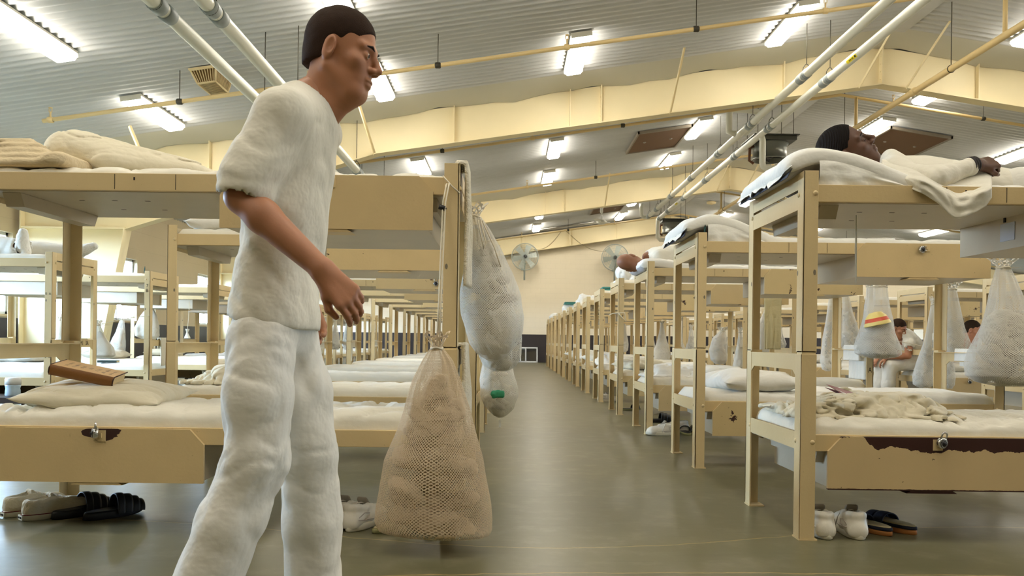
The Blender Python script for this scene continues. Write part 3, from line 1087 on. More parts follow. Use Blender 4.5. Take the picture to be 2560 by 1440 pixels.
# pillows -------------------------------------------------------------------
def pillow_mesh(seed, L=.5, W=.68, H=.15, mat=None, n=34, pinch=.35):
    P = []
    for side in (1, -1):
        for i in range(n+1):
            for j in range(n+1):
                u, v = i/n*2-1, j/n*2-1
                prof = max(0.0, (1-abs(u)**2.6))**.55 * max(0.0, (1-abs(v)**2.6))**.55
                ed = 1-pinch*.25*(1-abs(u)**2)*abs(v)**6-pinch*.0
                x = u*L/2*(1-.08*(1-v*v)*abs(u)**4); y = v*W/2*(1-.08*(1-u*u)*abs(v)**4)
                w = (wrinkle((x, y, .2*side), seed, 6)*.5-1.5*crease((x, y*1.5, side), 5, .13, seed+.3))*.008*(prof > .05)
                z = side*prof*H/2 + w*min(1, prof*3) + .02*noise.noise(Vector((x*4, y*4, seed)))
                if side < 0: z = max(z, -H*.32)
                P.append((x, y, z))
    m = (n+1)*(n+1)
    mb = MB(); mb.quadgrid(P[:m], n+1, n+1); mb.quadgrid(P[m:], n+1, n+1, flip=True)
    me = mb.mesh('pillow', None)
    bm = bmesh.new(); bm.from_mesh(me); bmesh.ops.remove_doubles(bm, verts=bm.verts[:], dist=.0008)
    bmesh.ops.recalc_face_normals(bm, faces=bm.faces[:]); bm.to_mesh(me); bm.free()
    me.materials.append(mat or M_sheet2)
    for p in me.polygons: p.use_smooth = True
    return me

def pillow(me, loc, rz, label, group='pillows on the bunks', tilt=(0, 0), sc=(1, 1, 1)):
    o = mesh_obj('pillow', me); o.location = loc; o.rotation_euler = (tilt[0], tilt[1], rz); o.scale = sc
    return tag(o, label, 'pillow', group)

def bundle_mesh(seed, sx, sy, sz, mat, res=.008, n=9, fold=.014, fr=9, flat=0.0):
    """crumpled cloth: merged lumps carved by folded-cloth ridges"""
    r = random.Random(seed)
    s = SDF((-sx*.75, -sy*.75, -.02), (sx*.75, sy*.75, sz*1.5), res)
    for i in range(n):
        a = r.random()*2*PI; q = r.random()**.5
        cx, cy = math.cos(a)*q*sx*.32, math.sin(a)*q*sy*.32
        hx, hy, hz = sx*r.uniform(.16, .3), sy*r.uniform(.16, .3), sz*r.uniform(.28, .5)
        ang = r.uniform(-1, 1)
        R = np.array(Matrix.Rotation(ang, 3, 'Z') @ Matrix.Rotation(r.uniform(-.5, .5), 3, 'X'))
        s.ell((cx, cy, hz*r.uniform(.6, .95)), (hx, hy, hz), .03, R)
    s.rbox((0, 0, .012), (sx*.44, sy*.44, .014), .012, .03)
    def d(x, y, z):
        wx = vnoise(x*fr*.5+seed, y*fr*.5, z*fr*.5)*.12
        wy = vnoise(x*fr*.5, y*fr*.5+seed*2, z*fr*.5+9)*.12
        a = ridge((x+wx)*fr, (y+wy)*fr*1.3, z*fr+seed*.7)
        b = ridge((x-wy)*fr*2.1+3, (y+wx)*fr*1.7, z*fr*2+seed)
        c1 = crease_np(x+wx*2, (y+wy*2)*1.4, z*1.3, fr*.75, .16, seed*.31)
        c2 = crease_np((x-wy)*1.5, y+wx*2, z*1.5, fr*1.3, .16, seed*.17+2)
        return c1*fold*1.1+c2*fold*.7-(a*.35+b*.15)*fold
    s.disp(d)
    s.plane((0, 0, 0), (0, 0, -1))
    return np_mesh('bundle', [s.verts()], mat)

PIL = [pillow_mesh(i, mat=[M_sheet2, M_white, M_sheet][i]) for i in range(3)]
PILH = pillow_mesh(5, L=.56, W=.66, H=.14, mat=M_sheet2, n=70)
top_lo = LO_Z+.136
# left nearest bunk, lower level: pillow with the book on it
x, y = LX1, 3.39
pillow(PILH, (x+.42, y+.40, top_lo+.035), .12, 'cream pillow under the brown book on the nearest left lower bunk', tilt=(.02, .03), sc=(1.12, 1, 1))
# mattress head lump at the far left of that bunk
# left nearest bunk, upper level: rolled blanket and a propped pillow
def roll_mesh(mat):
    s = SDF((-.5, -.40, -.02), (.5, .40, .42), .008)
    s.cap((-.20, -.05, .16), (.27, .0, .07), .125, .07, .03)
    s.cap((-.20, .12, .15), (.30, .16, .06), .12, .06, .05)
    s.cap((-.02, -.1, .10), (.34, .05, .05), .08, .05, .05)
    s.disp(lambda a, b, c: crease_np(a+b*.5, b*2, c*2, 5, .13, 1.3)*.012 + crease_np(a*.6, b+c, c, 11, .16, 2.2)*.006 - ridge(a*4, b*5, c*5)*.006)
    s.plane((0, 0, 0), (0, 0, -1))
    return np_mesh('pillow', [s.verts()], mat)
o = mesh_obj('pillow', roll_mesh(M_sheet2)); o.scale = (1.05, 1, .80); o.location = (x+.50, y+.36, UP_Z+.092); o.rotation_euler.z = .05
tag(o, 'cream pillow folded double and propped up on the nearest left upper bunk', 'pillow', 'pillows on the bunks')
def blanket_mesh(mat):
    P = []; n = 60; m = 30
    L = [(0, 0, .0), ]
    s = SDF((-.5, -.42, -.02), (.5, .42, .3), .008)
    for i in range(5):
        z = .025+.036*i
        s.rbox((-.10-.018*i, 0, z), (.28-.02*i, .35-.01*i, .021), .02, .006)
    s.cap((.16, -.33, .05), (.16, .33, .05), .05, .05, .04)
    s.disp(lambda a, b, c: -(vnoise(a*5, b*5, c*5)*.02 + ridge(a*6, b*6, c*20)*.005))
    s.plane((0, 0, 0), (0, 0, -1))
    return np_mesh('blanket', [s.verts()], mat)
M_blanket = cloth('cream_blanket', (222, 204, 168), .5, 12)
o = mesh_obj('blanket', blanket_mesh(M_blanket)); o.scale = (1, 1, .72); o.location = (x+.20, y+.38, UP_Z+.095)
tag(o, 'folded cream blanket stack behind the propped pillow at the left picture edge', 'blanket')
# crumpled pillow on the second left lower bunk
o = mesh_obj('pillow', bundle_mesh(4, .62, .62, .2, M_sheet2, .006, 7, .020, 6)); o.location = (LX1+.33, 3.39+1.97+.36, top_lo-.01)
tag(o, 'crumpled pillow with its case bunched up on the second left lower bunk', 'pillow', 'pillows on the bunks')
for k, (dx, rz) in {5: (1.5, .2), 6: (1.62, -.1), 8: (1.5, .1)}.items():
    pillow(PIL[k % 3], (LX1+dx, 3.39+1.97*k+.4, top_lo+.05), rz, 'flat pillow on the lower mattress of the %s bunk left of the aisle' % ORD[k])
# right row, lower level
o = mesh_obj('bedsheet', bundle_mesh(8, .86, .66, .11, M_sheet2, .0055, 16, .020, 8)); o.location = (RX1+.40, 3.44+.38, top_lo-.015)
tag(o, 'crumpled cream bedsheet heaped at the head of the nearest right lower bunk', 'bedsheet')
pillow(PIL[1], (RX1+.46, 3.44+1.95+.36, top_lo+.05), .1, 'plump white pillow on the second right lower bunk', sc=(1.15, 1, 1.15))
o = mesh_obj('bedsheet', bundle_mesh(9, .85, .66, .16, M_white, .01, 9, .015, 6)); o.location = (RX1+.40, 3.44+3.9+.38, top_lo-.015)
tag(o, 'white sheet thrown over the pillow of the third right lower bunk', 'bedsheet', 'sheets on lower bunks')
for k in (3, 4, 5, 6, 7, 8):
    if k % 2: 
        pillow(PIL[k % 3], (RX1+.33, 3.44+1.95*k+.38, top_lo+.05), .1*k, 'pillow at the aisle end of the %s lower bunk on the right' % ORD[k])
    else:
        o = mesh_obj('bedsheet', bundle_mesh(30+k, .7, .66, .17, M_white, .012, 8, .015, 6)); o.location = (RX1+.34, 3.44+1.95*k+.38, top_lo-.015)
        tag(o, 'bunched white sheet at the aisle end of the %s lower bunk on the right' % ORD[k], 'bedsheet', 'sheets on lower bunks')
# right row, upper level: bundles poking over the end plates
UPT = UP_Z+.115
for k, sx, sz, ml, lab in ((3, .5, .26, M_white, 'white sheet bundle heaped on the fourth right upper bunk, before the lying man'),
                           (6, .45, .26, M_white, 'white pillow bundle on the seventh right upper bunk'),
                           (8, .5, .24, M_white, 'white bundle on the ninth right upper bunk'),
                           (11, .5, .24, M_white, 'white bundle on the twelfth right upper bunk at the far aisle end')):
    o = mesh_obj('bedding_bundle', bundle_mesh(50+k, sx, .6, sz, ml, .012, 7, .014, 6)); o.location = (RX1+.22, 3.44+1.95*k+.4, UPT-.02)
    tag(o, lab, 'bedding', 'bundles on the right upper bunks')
M_teal = cloth('teal_cloth', (70, 130, 120), .4, 8)
for k, lab in ((4, 'folded green cloth on the fifth right upper bunk'), (8, 'folded teal cloth on top of the ninth right upper bunk bundle')):
    mb = MB()
    z0 = UPT if k == 4 else UPT+.17
    mb.box(-.16, .16, -.2, .2, 0, .035, .012); mb.box(-.15, .13, -.19, .18, .036, .065, .012)
    o = mb.build('folded_cloth', M_teal, None, (RX1+.2, 3.44+1.95*k+.35, z0-.012)); tag(o, lab, 'cloth')
# pillow ends seen above the left upper bunks
pillow(PIL[1], (LX1+.30, 3.39+1.97+.4, UPT+.045), .1, 'white pillow on the second left upper bunk', sc=(1, 1, 1.1))
for k, cx in ((2, .5), (4, .4), (5, .5)):
    pillow(PIL[k % 3], (LX2+cx, 7.2+1.96*k+.4, UPT+.045), .1, 'pillow on the upper level of the %s bunk by the left wall' % ORD[k])
for k in (1, 2, 3):
    pillow(PIL[k % 3], (LX2+.4, 7.2+1.96*k+.4, top_lo+.05), .1, 'pillow on the lower level of the %s bunk by the left wall' % ORD[k])
for k in (1, 2, 3, 5):
    pillow(PIL[(k+1) % 3], (RX2+.4, 8.07+1.95*k+.4, top_lo+.05), -.1, 'pillow on the lower level of the %s bunk in the second right row' % ORD[k])

# towels over rails ---------------------------------------------------------
def towel(key_xyz, w, front, back, label, mat=None, along='Y', thick=.012, group='towels over bunk ends', seed=0, name='towel'):
    """cloth folded over a rail: hangs front (outer side, +x) and back"""
    x, y, z = key_xyz
    n, m = 40, 18
    P = []
    for side in (0, 1):
        for i in range(n+1):
            t = i/n*(front+back)
            if t < back: px, pz = -.012, -(back-t)
            else: px, pz = .012, -(t-back)
            rr_ = .012
            if abs(t-back) < .03:
                a = (t-back)/.03*PI/2; px, pz = rr_*math.sin(a), rr_*math.cos(a)-.012
            o = thick if side else 0
            dirx = 1 if t > back else -1
            for j in range(m+1):
                v = j/m-.5
                f = noise.noise(Vector((v*6+seed, t*2.0, seed)))*.018*min(1, abs(pz)*5) + .008*math.sin(v*14+seed)*min(1, abs(pz)*4)
                a, b = px+dirx*(o+abs(f)), v*w*(1-.04*abs(pz))+.5*f
                zz = z+pz+(o if abs(t-back) < .03 else 0)
                P.append((x+a, y+b, zz) if along == 'Y' else (x+b, y-a, zz))
    k = (n+1)*(m+1)
    mb = MB(); mb.quadgrid(P[:k], n+1, m+1); mb.quadgrid(P[k:], n+1, m+1, flip=True)
    # close the edges
    for (i0, i1, st) in ((0, 0, 1),):
        pass
    ring = [(i, 0) for i in range(n+1)]+[(n, j) for j in range(1, m+1)]+[(i, m) for i in range(n-1, -1, -1)]+[(0, j) for j in range(m-1, 0, -1)]
    for q in range(len(ring)):
        a = ring[q]; b2 = ring[(q+1) % len(ring)]
        ia, ib = a[0]*(m+1)+a[1], b2[0]*(m+1)+b2[1]
        mb.f.append([ia, ib, k+ib, k+ia]); mb.m.append(0); mb.sm.append(True)
    o = mb.build(name, mat or M_towel)
    return tag(o, label, 'towel', group)
lx = LX1+BL
towel((lx+.006, 3.39+.16, BH+.012), .2, .53, .12, 'long white towel hanging over the aisle end of the nearest left bunk', seed=1, thick=.016)
towel((lx+.006, 3.39+.20, .822), .24, .40, .15, 'cream towel over the middle rail of the nearest left bunk', seed=2, thick=.016)
towel((lx+.006, 3.39+1.97+.1, .95), .3, .22, .1, 'small white cloth hanging beyond the mesh bags on the second left bunk', M_white, seed=3) if False else None
L2e = LX2+BL
towel((L2e+.004, 7.2+.30, BH+.012), .2, .26, .1, 'white towel over the top end plate of the first bunk by the left wall', seed=4)
towel((L2e+.004, 9.16+.42, .822), .34, .32, .12, 'cream towel over the middle rail of the second bunk by the left wall', seed=5)
for k in (3, 4, 5):
    towel((L2e+.004, 7.2+1.96*k+.35, .822), .3, .3, .1, 'towel over the middle rail of the %s bunk by the left wall' % ORD[k], seed=6+k)
    towel((lx-BL-.006, 3.39+1.97*(k)+.4, .822), .3, .1, .3, 'towel over the wall-side middle rail of the %s bunk left of the aisle' % ORD[k], seed=16+k)
rx = RX1+BL
towel((rx+.004, 7.34+.4, .822), .34, .30, .12, 'thick white towel over the middle rail behind the bag with the bowl', M_white, seed=31, thick=.03)
towel((rx+.004, 5.39+.45, .822), .25, .12, .08, 'white cloth over the middle rail beside the big right mesh bag', M_white, seed=32)
towel((RX2-.006, 8.07+5.85+.3, .822), .45, .1, .32, 'white towel folded over a middle rail, fourth bunk of the second right row', M_white, seed=33)
towel((rx-.3, 9.29-.012, 1.41), .2, .62, .1, 'khaki trousers hung from the fourth right upper bunk', cloth('khaki_cotton', (206, 192, 148), .5, 9), along='X', seed=34, name='hanging_trousers')
# ================================================================ mesh laundry bags
M_net = net('laundry_net', (222, 202, 172), 1, 1, .34)
M_netw = net('laundry_net_white', (238, 234, 224), 1, 1, .34)
M_netd = net('laundry_net_dense', (226, 220, 206), 1, 1, .52)
M_cord = simple('cotton_cord', (222, 212, 190), .9)
M_lau_tan = cloth('laundry_tan', (214, 192, 160), .8, 14)

def prof_interp(tab, t):
    for i in range(len(tab)-1):
        if tab[i][0] <= t <= tab[i+1][0]:
            u = (t-tab[i][0])/max(1e-9, tab[i+1][0]-tab[i][0])
            return [tab[i][j]*(1-u)+tab[i+1][j]*u for j in range(1, len(tab[0]))]
    return list(tab[-1][1:])

def bag(loc, tab, cell, mat, label, group, fill, seed=0, nu=64, nv=70, sq=2.6, ruffle=True, cord=None, lau_mat=None, lump=.05,
        fill_label=None, drawstring=True, rz=0, res=.008, extra=None, name='mesh_bag'):
    """tab rows: (depth below the neck, centre x, half width, half depth). neck at loc."""
    r = empty(name, loc, rz, label, 'laundry bag', group)
    H = tab[-1][0]
    P = []; per = 2*PI*max(q[2] for q in tab)
    for i in range(nu):
        a = 2*PI*i/nu
        for j in range(nv):
            t = H*(1-math.cos(PI*j/(nv-1)*.5))**.9 if False else H*j/(nv-1)
            cx, hw, hd = prof_interp(tab, t)
            ca, sa = math.cos(a), math.sin(a)
            e = 2/(2+(sq-2)*min(1, t/H*1.3))
            x = abs(ca)**e*(1 if ca >= 0 else -1)*hw
            y = abs(sa)**e*(1 if sa >= 0 else -1)*hd
            n = noise.noise(Vector((ca*1.6+seed, sa*1.6, t*7))) * lump * min(1, t/(H*.4)) * min(1, hw/.1)
            pleat = math.sin(a*11+seed)*.10*max(0, 1-t/(H*.45))
            m = 1+n/max(hw, .03)*.45+pleat*.8
            P.append((cx+x*m, y*m, -t))
    mb = MB()
    nc = max(4, round(per/cell)); vv = max(4, round(H/cell))
    mb.quadgrid(P, nu, nv, closed_u=True, uv=lambda i: i/nu*nc)
    # scale v by cell count
    for k in mb.uv: mb.uv[k] = [(u, v*vv) for u, v in mb.uv[k]]
    body = mb.build('net_body', mat, r)
    # gathered ruffle and drawstring
    if ruffle:
        P = []
        hw0 = tab[0][2]
        for i in range(48):
            a = 2*PI*i/48
            for j in range(7):
                t = j/6
                rr_ = hw0*(.9+t*1.1)*(1+.28*math.sin(a*7+seed+t)*t)
                P.append((tab[0][1]+rr_*math.cos(a), rr_*math.sin(a)*.8, t*.055+.012*math.sin(a*5+seed)*t))
        mb = MB(); mb.quadgrid(P, 48, 7, closed_u=True, uv=lambda i: i/48*10)
        for k in mb.uv: mb.uv[k] = [(u, v*2) for u, v in mb.uv[k]]
        mb.build('gathered_mouth', mat, r)
    mb = MB()
    hw0 = tab[0][2]
    mb.tube([(tab[0][1]+hw0*1.02*math.cos(a), hw0*1.0*math.sin(a), -.004+.003*math.sin(3*a)) for a in [2*PI*k/20 for k in range(20)]], .005, 6, closed=True)
    if cord:
        for cc in cord: mb.tube(cc, .0035, 6)
    mb.build('drawstring', M_cord, r)
    if fill:
        top, (cxs) = fill, 0
        R0 = random.Random(seed+5)
        ws = max(q[2] for q in tab)
        s = SDF((min(q[1]-q[2] for q in tab)-.01, -max(q[3] for q in tab)-.01, -H-.01), (max(q[1]+q[2] for q in tab)+.01, max(q[3] for q in tab)+.01, -top+.05), res)
        s.F[:] = 9
        npk = 30
        for i in range(npk):
            t = top+(H-top)*((i+.5)/npk)
            cx, hw, hd = prof_interp(tab, t)
            q = R0.uniform(-1, 1); p = R0.uniform(-1, 1)
            lr = min(ws*.42, hw*.8)*R0.uniform(.7, 1.05)
            ang = R0.uniform(-1.2, 1.2)
            Rm = np.array(Matrix.Rotation(ang, 3, 'Y'))
            s.ell((cx+q*max(0, hw-lr), p*max(0, hd-lr*.7)*.9, -t), (lr*1.15, min(lr*.8, hd*.95), lr*.55), .003, Rm)
        X, Y, Z = s.ax[0][:, None, None], s.ax[1][None, :, None], s.ax[2][None, None, :]
        # keep inside the net
        T = -s.ax[2]
        cxa = np.array([prof_interp(tab, min(max(t, 0), H))[0] for t in T]); hwa = np.array([prof_interp(tab, min(max(t, 0), H))[1] for t in T]); hda = np.array([prof_interp(tab, min(max(t, 0), H))[2] for t in T])
        k0 = ((np.abs(X-cxa[None, None, :])/np.maximum(hwa*.93, .004)[None, None, :])**sq + (np.abs(Y)/np.maximum(hda*.90, .004)[None, None, :])**sq)**(1/sq)
        dd = (k0-1)*np.minimum(hwa, hda)[None, None, :]
        s.F = np.maximum(s.F, dd.astype(np.float32)); s.F = np.maximum(s.F, (-(Z+H-.006)).astype(np.float32)+np.zeros_like(s.F))
        s.disp(lambda a, b, c: crease_np(a*1.2+c*.5, b, c*2-a*.4, 9, .16, seed*.3)*.007+crease_np(a, b, c*2.6+a, 16, .2, seed*.7)*.004)
        me = np_mesh('laundry', [s.verts()], lau_mat or M_laundry)
        o = mesh_obj('laundry', me); o.location = loc; o.rotation_euler.z = rz
        tag(o, fill_label or ('white laundry packed inside the '+label)[:110], 'laundry', None, 'stuff')
    return r

def tabpx(rows, Y, hd, x0):
    """outline read off the photograph: (pixel y, left x, right x) -> bag table at depth Y"""
    out = []
    z0 = at((rows[0][1]+rows[0][2])/2, rows[0][0], Y).z
    for i, (py, a, b) in enumerate(rows):
        A, B = at(a, py, Y), at(b, py, Y)
        hw = (B.x-A.x)/2
        out.append((z0-(A.z+B.z)/2, (A.x+B.x)/2-x0, hw, hd(hw, i/(len(rows)-1))))
    return out, z0

# front bag, leaning on the nearest left bunk's aisle post
Yb = 3.21
rows_px = [(868, 1078, 1106), (900, 1058, 1130), (950, 1032, 1150), (1020, 1012, 1172), (1090, 988, 1192), (1150, 962, 1208), (1210, 950, 1220), (1260, 943, 1228), (1300, 940, 1232), (1322, 950, 1231), (1332, 985, 1226), (1338, 1040, 1200)]
x0 = at(1092, 868, Yb).x
tab, z0 = tabpx(rows_px, Yb, lambda w, t: min(w*.62, .135), x0)
pz = at(1105, 470, 3.36)
c0 = [(0.0, 0, .0), (.004, .03, .2), (pz.x-x0+.005, pz.y-Yb-.005, pz.z-z0-.06), (pz.x-x0+.02, pz.y-Yb, pz.z-z0+.02)]
c1 = [(0.01, 0, .0), (.012, .03, .2), (pz.x-x0+.016, pz.y-Yb-.005, pz.z-z0-.06), (pz.x-x0+.03, pz.y-Yb, pz.z-z0+.02)]
lp = LX1+BL
loop = [(lp-.07-x0, 3.385-Yb, 1.545-z0), (lp-.03-x0, 3.380-Yb, 1.50-z0), (lp+.004-x0, 3.382-Yb, 1.47-z0)]
BAG1 = bag((x0, Yb, z0), tab, .0125, M_net, 'biggest mesh laundry bag, hanging low in front of the nearest left bunk post', 'mesh laundry bags', .16, seed=2, nu=96, nv=110, sq=2.9,
    cord=[c0, c1, loop], lump=.015, res=.006, lau_mat=M_lau_tan, fill_label='rumpled laundry packed inside the biggest mesh bag, nearest left bunk')
mb = MB(); p = at(1105, 519, 3.35); mb.tube([(-.012, 0, .004), (.012, 0, -.004)], .011, 10); mb.tube([(.012, 0, -.004), (.018, 0, -.006)], .006, 8)
mb.build('cord_lock', M_dark, BAG1, (p.x-x0, p.y-Yb, p.z-z0))

# second bag, on the aisle end of the nearest left bunk
Yb = 3.80
rows_px = [(540, 1172, 1200), (570, 1170, 1222), (620, 1166, 1250), (680, 1160, 1278), (740, 1153, 1300), (790, 1153, 1309), (830, 1160, 1306), (860, 1170, 1294), (885, 1190, 1272), (900, 1215, 1252), (904, 1228, 1240)]
x0 = at(1186, 540, Yb).x
tab, z0 = tabpx(rows_px, Yb, lambda w, t: w*.85, x0)
BAG2 = bag((x0, Yb, z0), tab, .0115, M_netw, 'mesh bag of rolled white clothes hung high on the nearest left bunk, at the aisle', 'mesh laundry bags', .17, seed=7, nu=80, nv=90, sq=2.2,
    cord=[[(0, 0, 0), (-.03, .05, .03), (-.05, .1, .06)], [(.03, -.06, -.02), (.06, -.1, -.14), (.05, -.105, -.17), (.035, -.10, -.10), (.02, -.07, -.03)], [(.04, -.05, -.03), (.1, -.08, -.16), (.13, -.09, -.25)]],
    lump=.03, res=.006, lau_mat=M_laundry, fill_label='rolled white clothes packed inside the high mesh bag at the aisle')
# third and fourth bags behind it
Yb = 5.05
rows_px = [(640, 1222, 1240), (700, 1212, 1256), (780, 1204, 1290), (850, 1197, 1304), (890, 1197, 1302), (915, 1210, 1290), (928, 1236, 1268)]
x0 = at(1231, 640, Yb).x; tab, z0 = tabpx(rows_px, Yb, lambda w, t: w*.8, x0)
bag((x0, Yb, z0), tab, .013, M_netw, 'mesh bag behind the high one, on the second left bunk', 'mesh laundry bags', .35, seed=11, nu=48, nv=50, sq=2.3, cord=[[(0, 0, 0), (-.08, .2, .08), (-.128, .31, .13)]], fill_label='white laundry inside the mesh bag on the second left bunk')
Yb = 5.75
rows_px = [(780, 1228, 1244), (840, 1220, 1258), (900, 1208, 1276), (950, 1199, 1290), (990, 1202, 1292), (1020, 1216, 1284), (1038, 1232, 1266), (1044, 1244, 1256)]
x0 = at(1236, 780, Yb).x; tab, z0 = tabpx(rows_px, Yb, lambda w, t: w*.8, x0)
b4 = bag((x0, Yb, z0), tab, .013, M_netw, 'low mesh bag with a green item and dangling tag, left side of the aisle', 'mesh laundry bags', .25, seed=13, nu=48, nv=50, sq=2.3, cord=[[(0, 0, 0), (-.06, .0, .2), (-.108, .0, .44)]], fill_label='white laundry inside the low mesh bag with the green item')
mb = MB(); mb.box(-.009, .009, -.002, .002, -.07, -.02); mb.tube([(0, 0, -.02), (0, 0, .01)], .0015, 5)
mb.build('tag', simple('paper_tag', (236, 236, 232), .7), b4, (tab[-1][1], 0, -tab[-1][0]+.0))
s = SDF((-.07, -.04, -.06), (.07, .04, .06), .006); s.rbox((0, 0, 0), (.05, .02, .03), .015); s.disp(lambda a, b, c: ridge(a*30, b*30, c*30)*.006)
o = sdf_obj('green_cloth', s, simple('green_cloth', (60, 150, 110), .7), None, at(1245, 985, Yb-.105)); tag(o, 'crumpled green item showing through the low mesh bag', 'cloth')

# generic hanging bag -------------------------------------------------------
def near_post(x, y):
    best = None
    for c, k, bx, by, _, _ in bed_list:
        for px in (bx-.004, bx+BL+.004):
            for py in (by-.004, by+BW+.004):
                d = (px-x)**2+(py-y)**2
                if best is None or d < best[0]: best = (d, px, py)
    return best[1], best[2]

def gbag(pts_px, Y, hd, label, mat=None, cell=.014, fill=.3, seed=0, sq=2.3, lau=None, cords=None, group='mesh laundry bags', n=40, fl=None):
    x0 = at((pts_px[0][1]+pts_px[0][2])/2, pts_px[0][0], Y).x
    tab, z0 = tabpx(pts_px, Y, hd, x0)
    H = tab[-1][0]
    def autocord(x, y, z):
        px, py = near_post(x, y)
        zt = min(1.56, z+.12)
        return [[(0, 0, 0), ((px-x)*.5, (py-y)*.5, (zt-z)*.6), (px-x, py-y, zt-z)]]
    return bag((x0, Y, z0), tab, cell, mat or M_netw, label, group, fill*H, seed=seed, nu=n, nv=n+8, sq=sq, cord=cords or autocord(x0, Y, z0), lau_mat=lau, lump=.03, res=.010 if n > 40 else .014, fill_label=fl or 'white laundry inside the '+label)
# big right bag
BR = gbag([(668, 2492, 2524), (700, 2484, 2540), (760, 2470, 2562), (820, 2452, 2580), (880, 2424, 2590), (915, 2414, 2592), (940, 2416, 2590), (956, 2440, 2580), (966, 2490, 2556)], 5.28, lambda w, t: w*.55,
     'large mesh bag hanging at the right picture edge from the second right bunk', seed=21, n=72, sq=2.5, cell=.0145, fill=.42, cords=[[(0, 0, 0), (.0, .05, .07), (.01, .1, .14)]], fl='white laundry inside the large mesh bag at the right edge')
# bag with the bowl
rows_px = [(716, 2168, 2216), (745, 2166, 2218), (780, 2162, 2226), (830, 2150, 2236), (865, 2138, 2248), (885, 2140, 2250), (893, 2160, 2238), (897, 2185, 2215)]
gbag(rows_px, 7.2, lambda w, t: w*.75, 'mesh bag holding a yellow and red bowl, on the third right bunk', seed=24, n=60, fill=.5, cell=.016, cords=[[(0, 0, 0), (0, .03, .05), (.02, .1, .2)]], fl='white laundry inside the mesh bag under the bowl')
mb = MB()
mb.lathe([(.002, -.055), (.05, -.05), (.085, -.025), (.11, .02), (.112, .026), (.104, .024), (.08, -.015), (.045, -.04), (.002, -.044)], 28)
t = NT('bowl_plastic'); z = t.add('ShaderNodeSeparateXYZ', {0: t.coord()}).outputs
MB_bowl = t.fin(t.mix(t.math('MULTIPLY', t.math('GREATER_THAN', z[2], -.018), t.math('LESS_THAN', z[2], .004)), srgb(238, 214, 130), srgb(220, 92, 62)), .35, .5)
o = mb.build('bowl', MB_bowl, None, at(2192, 802, 7.13)); o.scale = (1.05, 1.0, 1.5); o.rotation_euler = (.10, PI-.2, .2); tag(o, 'yellow plastic bowl with a red band inside a hanging mesh bag', 'bowl')
# bags round the second/third right bunks' far posts
gbag([(722, 2366, 2390), (760, 2364, 2398), (820, 2363, 2410), (860, 2363, 2424), (882, 2370, 2422), (888, 2384, 2408)], 6.36, lambda w, t: w*.6, 'slim mesh bag right of the second right bunk rear post', seed=31, fill=.5)
gbag([(760, 2328, 2336), (830, 2316, 2334), (900, 2296, 2334), (940, 2284, 2332), (962, 2284, 2330), (970, 2300, 2322)], 6.62, lambda w, t: w*.8, 'slim mesh bag left of the second right bunk rear post', seed=33, fill=.5)
gbag([(880, 2362, 2372), (910, 2356, 2384), (940, 2354, 2388), (962, 2360, 2386), (972, 2368, 2380)], 6.95, lambda w, t: w*.8, 'small mesh bag low behind the second right bunk', seed=35, fill=.2)
gbag([(720, 2076, 2086), (780, 2068, 2084), (850, 2056, 2082), (905, 2052, 2080), (924, 2056, 2078), (928, 2064, 2074)], 8.32, lambda w, t: w, 'slim mesh bag left of the third right bunk rear post', seed=37, fill=.4)
gbag([(726, 2108, 2118), (780, 2106, 2132), (830, 2104, 2146), (862, 2104, 2142), (882, 2106, 2130), (888, 2112, 2124)], 8.28, lambda w, t: w*.8, 'mesh bag right of the third right bunk rear post', seed=39, fill=.35)
gbag([(772, 1912, 1918), (810, 1896, 1922), (850, 1893, 1922), (880, 1896, 1922), (888, 1904, 1914)], 10.3, lambda w, t: w*.8, 'white mesh bag left of the fourth right bunk rear post', M_netd, seed=41, fill=.25)
gbag([(790, 1940, 1946), (830, 1938, 1956), (860, 1936, 1966), (872, 1940, 1960)], 10.4, lambda w, t: w*.8, 'pale mesh bag right of the fourth right bunk rear post', seed=43, fill=.3)
gbag([(828, 1800, 1814), (845, 1782, 1818), (875, 1774, 1818), (900, 1778, 1818), (910, 1788, 1812)], 12.2, lambda w, t: w*.7, 'brownish stuffed mesh bag beside the fifth right bunk rear post', M_netd, seed=45, fill=.1, lau=M_lau_tan)
gbag([(830, 1848, 1854), (880, 1838, 1862), (915, 1832, 1868), (925, 1840, 1858)], 11.4, lambda w, t: w*.8, 'white mesh bag in the gap beyond the fourth right bunk', M_netd, seed=47, fill=.2)
rb = random.Random(5)
nb = 0
for (px, top, bot, w, Y, lab) in [(1655, 810, 905, 22, 15.8, 'seventh right bunk'), (1705, 800, 900, 15, 15.2, 'gap behind the seventh right bunk'), (1728, 820, 890, 14, 14.3, 'sixth right bunk'),
      (1560, 800, 880, 12, 20, 'ninth right bunk'), (1625, 805, 890, 14, 18.1, 'eighth right bunk')]:
    gbag([(top, px-3, px+3), (top+(bot-top)*.4, px-w*.5, px+w*.5), (top+(bot-top)*.75, px-w, px+w), (bot-4, px-w*.8, px+w*.8), (bot, px-w*.4, px+w*.4)], Y, lambda w, t: w*.7,
         'distant white mesh bag hanging by the '+lab, M_netd, seed=60+nb, fill=.3, n=24, cell=.03); nb += 1
